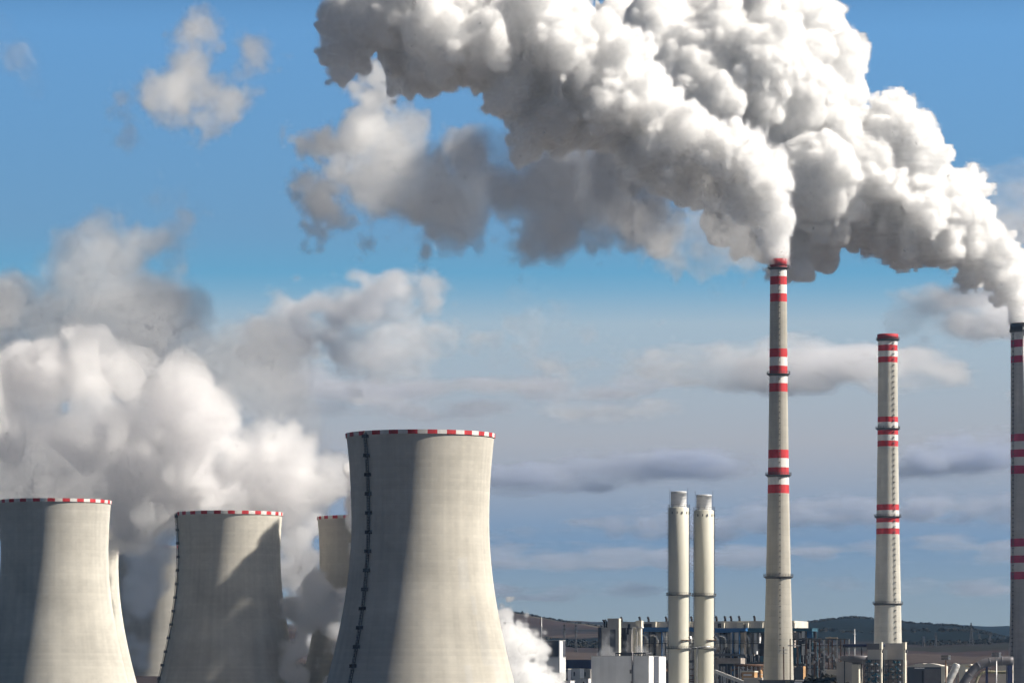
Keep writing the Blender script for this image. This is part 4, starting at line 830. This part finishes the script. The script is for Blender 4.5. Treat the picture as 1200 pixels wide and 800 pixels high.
def soft(name, label, cat, balls, h, rho, wd, amps, scales, group=None, sub=(8, 3), alb=(.997, .997, .997), g=.7, sq=1.0, sk=None, pad=1.0, st=(1, 1, 1), cut=0.0, puffy=False, patchy=.5):
    """thinner vapour: balls are (px, py, radius px, D); half density near the given radius, edges torn by noise"""
    global rng; rng = np.random.default_rng(zlib.crc32(label.encode()))
    B = np.array(balls, float); C = np.array([P3(*b[:2], b[3]) for b in B]); Rr = B[:, 2]*B[:, 3]/F; e = Rr[:, None]*np.array((1.68, 1.68, 1.68*sq))+wd*pad+sum(amps)*.9
    f = Field((C-e).min(0), (C+e).max(0), h, wd*1.5+sum(amps)*1.8, sq)
    for c, r in zip(C, Rr): f.puff(c, r*.88, sub[0], sub[1])
    n = (1.1*sum(amps)*.55-billow(f.n, scales, amps, st)*1.1) if puffy else fbm(f.n, scales, amps, st)
    sdf = f.a + n - wd*.45 + cut
    d = np.clip(-sdf/wd, 0, 1); d = d*d*(3-2*d)
    if patchy: d = d*np.clip(1 + patchy*fbm(f.n, scales[:3], (1.0, .7, .5)[:len(scales[:3])], st), .12, 1.8)
    edge = [np.clip(np.minimum(np.arange(k), np.arange(k)[::-1])/4.0, 0, 1).astype(np.float32) for k in f.n]; d = d*edge[0][:, None, None]*edge[1][None, :, None]*edge[2][None, None, :]
    o = core_mesh(name, f, sdf, -wd*.55, sk or VEIL, .3); v = vapour('vapour' if o else name, f, d, vmat(name, rho, alb, g), o); o = o or v; tag(o, label, cat, group)
    return o
# tattered tail of the plumes
def J(balls, D, dj): return [(a, b, r, D+rng.uniform(-dj, dj)) for a, b, r in balls]
soft('smoke_wisp', 'torn grey tail of smoke hanging below the plumes, left of the tallest chimney', 'smoke', J([(690, 205, 48), (650, 215, 44), (665, 255, 36), (630, 283, 26), (600, 296, 13), (690, 262, 30), (610, 235, 34), (575, 215, 30), (540, 245, 34), (520, 262, 22), (498, 278, 13), (500, 225, 40), (470, 190, 42), (440, 205, 34), (425, 225, 24), (450, 160, 32), (475, 150, 26), (548, 172, 20), (555, 200, 16), (735, 240, 40), (765, 250, 38), (715, 215, 44), (600, 190, 24)], 2480, 34), 1.3, .085, 9, (8, 6, 3.8, 2), (20, 9, 4.5, 2.3), cut=-1.0)
soft('smoke_wisp', 'curled grey hook of smoke at the left end of the plumes', 'smoke', J([(432, 120, 24), (425, 145, 22), (410, 163, 20), (390, 172, 17), (368, 174, 14), (352, 168, 8), (342, 160, 5), (332, 152, 4), (445, 95, 22)], 2474, 24), 1.0, 0.1760, 6, (5, 3.4, 2), (14, 6, 3))
soft('smoke_wisp', 'small ragged dark puffs of smoke low at the left end of the plumes', 'smoke', J([(375, 240, 20), (385, 250, 22), (362, 222, 14), (365, 262, 12), (350, 208, 10), (400, 225, 16), (398, 205, 14), (422, 288, 6), (425, 295, 5), (358, 285, 6), (498, 290, 6)], 2474, 24), 1.0, 0.1360, 7, (5.5, 4, 2.6, 1.3), (14, 6, 3, 1.6))
soft('smoke_wisp', 'lone drifting puff of smoke with a white middle, upper left', 'smoke', J([(222, 95, 28), (214, 118, 24), (232, 108, 24), (226, 75, 22), (215, 88, 24), (222, 110, 26), (232, 140, 20), (238, 152, 12), (225, 60, 20), (240, 35, 17), (205, 100, 22), (180, 112, 18), (158, 118, 16), (145, 112, 12), (155, 134, 10), (268, 128, 17), (280, 115, 15), (275, 90, 16), (290, 65, 18), (250, 70, 18)], 2300, 18), 1.1, 0.0900, 10, (6, 4.4, 2.8, 1.5), (16, 7, 3.2, 1.7), patchy=.15)
soft('smoke_wisp', 'faint smudge of vapour at the top left corner', 'smoke', J([(20, 55, 16), (22, 72, 14), (18, 38, 10), (28, 90, 8)], 2300, 8), 1.3, .022, 12, (6, 4), (14, 6))
soft('smoke_wisp', 'faint shred of vapour below the lone drifting puff', 'smoke', J([(148, 155, 9), (142, 165, 7)], 2300, 5), 1.3, .03, 8, (5, 3), (12, 5))
soft('smoke_wisp', 'dim grey smoke sheet trailing under the front plume beside the tallest chimney', 'smoke', J([(840, 282, 30), (800, 275, 34), (765, 270, 28), (735, 268, 22), (870, 290, 24), (778, 295, 24)], 2260, 20), 1.3, .04, 9, (9, 6.5, 4.5, 2.5), (17, 8, 4, 2), sub=(6, 3))

# steam of the cooling towers
soft('steam_cloud', 'bright billowing steam bank over the cooling towers on the left', 'steam', J([(25, 520, 50), (-20, 560, 70), (60, 545, 50), (105, 460, 28), (125, 505, 46), (95, 560, 46), (160, 560, 50), (185, 515, 36), (225, 510, 38), (230, 560, 50), (275, 530, 36), (300, 555, 46), (335, 545, 38), (355, 575, 34), (380, 560, 26), (385, 585, 22), (330, 600, 26), (255, 595, 26), (185, 600, 36), (150, 605, 36), (30, 475, 28), (10, 465, 26), (140, 455, 24), (-30, 480, 50), (365, 545, 20), (360, 605, 16), (130, 600, 24), (215, 600, 24), (60, 445, 34), (150, 440, 30), (215, 470, 34), (265, 490, 28), (310, 515, 24), (95, 420, 22), (20, 430, 26), (345, 640, 18), (350, 676, 19), (342, 716, 19), (356, 752, 20), (360, 700, 14)], 2314, 18), 1.35, .22, 6.5, (6, 4.6, 2.8, 1.4), (20, 10, 5, 2.5), sub=(15, 6), patchy=.4, sk=FAINT, g=.72, cut=-1.0, alb=(.992, .990, .992))
soft('steam_cloud', 'grey shaded column of old steam rising above the bright bank at the left', 'steam', J([(60, 400, 60), (30, 355, 46), (85, 335, 50), (120, 318, 46), (150, 296, 38), (175, 280, 32), (200, 262, 24), (218, 252, 17), (224, 275, 16), (222, 300, 10), (135, 375, 58), (165, 345, 42), (100, 420, 55), (40, 420, 45), (180, 400, 46), (190, 440, 46), (140, 440, 50), (-20, 370, 50), (0, 440, 50), (205, 370, 30), (10, 330, 24)], 2520, 26), 1.9, .048, 12, (8, 6, 4, 2.2), (18, 9, 4.5, 2.4))
soft('steam_cloud', 'pinkish thin steam behind the bright bank, right of the grey column', 'steam', J([(250, 420, 46), (285, 405, 36), (310, 390, 26), (325, 380, 15), (300, 440, 46), (255, 465, 48), (325, 420, 24), (320, 470, 30), (220, 450, 44), (345, 500, 26)], 2345, 12), 2.2, 0.0225, 15, (9, 6, 3.5), (18, 8, 4))
soft('steam_cloud', 'lit pale puff of steam cut by the left edge above the bank', 'steam', J([(-8, 370, 26), (8, 350, 15), (6, 395, 18), (-25, 350, 26)], 2330, 8), 1.9, .05, 10, (6, 4, 2), (14, 6, 3))
soft('steam_cloud', 'greyish steam drifting over the rim of the tower at the left edge', 'steam', J([(20, 575, 26), (60, 570, 28), (-20, 565, 34), (85, 585, 16), (45, 545, 26), (10, 590, 12), (110, 590, 14)], 2110, 8), 1.9, 0.0390, 12, (6, 4, 2), (14, 6, 3))
soft('steam_cloud', 'dark twisting vapour in the gap between the left tower and the second tower', 'steam', J([(160, 640, 18), (175, 655, 18), (165, 690, 15), (185, 680, 14), (170, 720, 12), (190, 630, 18), (160, 760, 10), (195, 650, 14), (150, 625, 16), (205, 625, 16)], 2455, 10), 1.5, .14, 8, (6, 4.5, 3), (13, 6, 3))
soft('steam_cloud', 'grey and white steam between the second tower and the nearest tower, reaching behind the latter', 'steam', J([(362, 684, 14), (374, 704, 18), (388, 730, 24), (365, 735, 20), (404, 712, 17), (354, 712, 13), (380, 765, 22), (360, 790, 18), (392, 800, 24), (352, 760, 13)], 2190, 8) + [(px+dx, py, 21, D+dx) for px in (420, 445, 470, 495, 520) for py, dx in ((564, -3), (580, 2), (606, -1), (632, 3), (660, -2), (690, 2), (722, 0), (754, 2), (790, -2)) for D in (2176, 2193, 2209) if not (px == 420 and py < 700)], 1.4, .55, 4.5, (6, 4, 2.4), (13, 6, 3), sub=(5, 3), g=.5)  # rows behind the nearest tower are unseen, added to shadow the second tower
soft('steam_cloud', 'thin steam spilling over the left side of the second tower rim', 'steam', J([(205, 605, 13), (190, 612, 15), (220, 600, 10), (175, 600, 16)], 2215, 5), 1.2, .05, 7, (4, 3, 2), (11, 5, 3))
plume('steam_jet', 'brilliant white low jet of steam right of the nearest cooling tower', 'steam', (555, 665, 700, 845, 1660, 1730), .42,
      [(584, 722, 11, 1695), (590, 742, 15, 1695), (596, 762, 20, 1695), (604, 782, 26, 1695), (610, 802, 33, 1695), (614, 826, 38, 1695)], 60, .42, .7, wd=2.4, torn=False, extra=[(590, 727, 7, 1693), (612, 765, 9, 1693), (625, 782, 10, 1693)])
soft('steam_puff', 'thin puff of steam in front of the grey boiler house', 'steam', J([(712, 760, 8), (710, 752, 6), (714, 767, 6), (706, 764, 5), (717, 748, 4)], 1900, 3), .6, .13, 3.5, (2.4, 1.7, 1.1), (10, 5, 2.5))
soft('steam_puff', 'thin puff of steam at the foot of the bright silo', 'steam', J([(735, 758, 6), (742, 761, 6), (731, 753, 4), (750, 762, 5), (755, 764, 4)], 1900, 3), .6, .11, 3.5, (2.4, 1.7, 1.1), (10, 5, 2.5))

# fair-weather clouds, far behind
CS = dict(h=10.0, wd=95, amps=(80, 62, 44, 28, 15), scales=(24, 12, 6, 3, 1.7), sub=(13, 5), alb=(.93, .935, .955), g=.45, patchy=1.0)  # bluish albedos, here and below, put distance haze into the cloud colour
def cloud(label, balls, D, rho, sq=.6, st=(1.6, 1.6, .8), dj=60, **k):
    a = dict(CS); a.update(k); return soft('cloud', label, 'cloud', J(balls, D, dj), rho=rho*2.5, sq=sq, st=st, group='fair-weather clouds', **a)
cloud('large cumulus bank with lit tops above the nearest cooling tower', [(368, 360, 22), (352, 378, 26), (385, 372, 22), (405, 378, 28), (430, 372, 28), (455, 368, 30), (480, 362, 30), (505, 352, 26), (528, 340, 17), (545, 352, 24), (570, 356, 28), (590, 372, 26), (612, 382, 22), (632, 392, 16), (655, 408, 28), (680, 412, 28), (705, 416, 30), (735, 420, 26), (760, 416, 20), (640, 425, 34), (690, 432, 30), (340, 400, 34), (560, 398, 40), (520, 398, 40), (480, 405, 42), (440, 408, 42), (400, 410, 42), (360, 412, 36), (620, 412, 30)], 15500, .0046, .8, (1.2, 1.2, .9))
cloud('grey flat layer under the cumulus bank', [(740, 450, 40), (340, 440, 50), (360, 455, 60), (430, 458, 60), (500, 455, 60), (570, 450, 60), (640, 452, 55), (700, 458, 45), (470, 480, 50), (560, 475, 50), (380, 480, 40)], 16000, 0.0035, .28, (2.6, 2.0, .5), alb=(.82, .84, .90), wd=130)
cloud('long grey cloud crossing behind the tallest chimney', [(760, 440, 32), (800, 434, 40), (840, 430, 44), (880, 430, 46), (920, 430, 46), (960, 430, 44), (1000, 430, 42), (1040, 430, 42), (1080, 432, 36), (1120, 436, 26)], 15500, 0.0060, .46, (2.0, 1.6, .6))
cloud('rounded cloud below the smoke at the right', [(1080, 370, 32), (1110, 358, 26), (1130, 370, 32), (1160, 365, 28), (1190, 372, 30)], 14500, 0.0048, .7)
cloud('small wedge of cloud left of the sooty chimney', [(1132, 492, 20), (1152, 486, 26), (1175, 486, 28), (1198, 490, 28)], 15000, 0.0048, .6)  # the chimney named here is darkened to stand for shade
cloud('pale flat cloudlet under the small wedge of cloud', [(1085, 542, 20), (1110, 536, 26), (1140, 540, 28), (1170, 536, 26)], 15000, 0.0051, .5, (2, 1.6, .6), alb=(.70, .75, .86), wd=150)
cloud('long blue-grey bar of cloud right of the nearest cooling tower', [(590, 560, 22), (630, 556, 28), (670, 554, 30), (710, 556, 30), (750, 554, 28), (790, 550, 24), (830, 546, 22), (860, 544, 16)], 16500, 0.0062, .38, (2.4, 1.8, .5), alb=(.70, .75, .86), wd=150)
cloud('broken low bank of cloud behind the twin steel stacks', [(680, 615, 26), (720, 612, 30), (760, 615, 30), (800, 618, 32), (840, 618, 30), (880, 612, 30), (930, 610, 30), (980, 608, 30), (1030, 605, 30), (1080, 598, 26), (1105, 590, 22), (1140, 600, 26), (1180, 605, 30)], 18000, 0.0035, .42, (2.2, 1.8, .6), alb=(.70, .75, .86), wd=150)
cloud('faint pinkish streak of cloud beside the nearest cooling tower', [(590, 635, 20), (620, 632, 22), (650, 634, 18)], 18000, 0.0035, .35, (2.4, 1.8, .5), alb=(.70, .75, .86), wd=150)
cloud('lowest flat layer of cloud along the horizon', [(590, 690, 36), (660, 690, 36), (740, 690, 36), (980, 688, 36), (1060, 690, 36), (1140, 690, 36), (590, 655, 30), (650, 660, 40), (720, 655, 40), (800, 655, 40), (880, 652, 40), (960, 650, 40), (1040, 645, 40), (1110, 640, 40), (1180, 645, 40)], 19500, 0.0023, .3, (3, 2, .4), alb=(.70, .75, .86), wd=150)
cloud('dim cloud high at the right edge behind the plume', [(1165, 240, 22), (1185, 225, 26), (1200, 255, 34), (1215, 235, 30)], 14500, .0022, .7)
cloud('small dim cloud scrap below the cumulus bank', [(690, 480, 14), (720, 478, 20), (745, 476, 16)], 16000, .0022, .4, (2, 1.6, .6))

# ------------------------------------------------------------------ air
HZ = 0.16/9000
b = MB(); b.box(-4200, 4200, -400, 12000, -45, 520); hz = b.build('haze', None)
m = bpy.data.materials.new('haze'); m.use_nodes = True; t = m.node_tree; t.nodes.clear(); o_ = nd(t, 'ShaderNodeOutputMaterial'); v = nd(t, 'ShaderNodeVolumePrincipled'); v.inputs['Density'].default_value = HZ; v.inputs['Color'].default_value = (.30, .58, 1.0, 1); v.inputs['Anisotropy'].default_value = .2
t.links.new(v.outputs[0], o_.inputs['Volume']); hz.data.materials.append(m); hz['kind'] = 'stuff'; hz['label'] = 'thin bluish haze over the plain'; hz['category'] = 'haze'
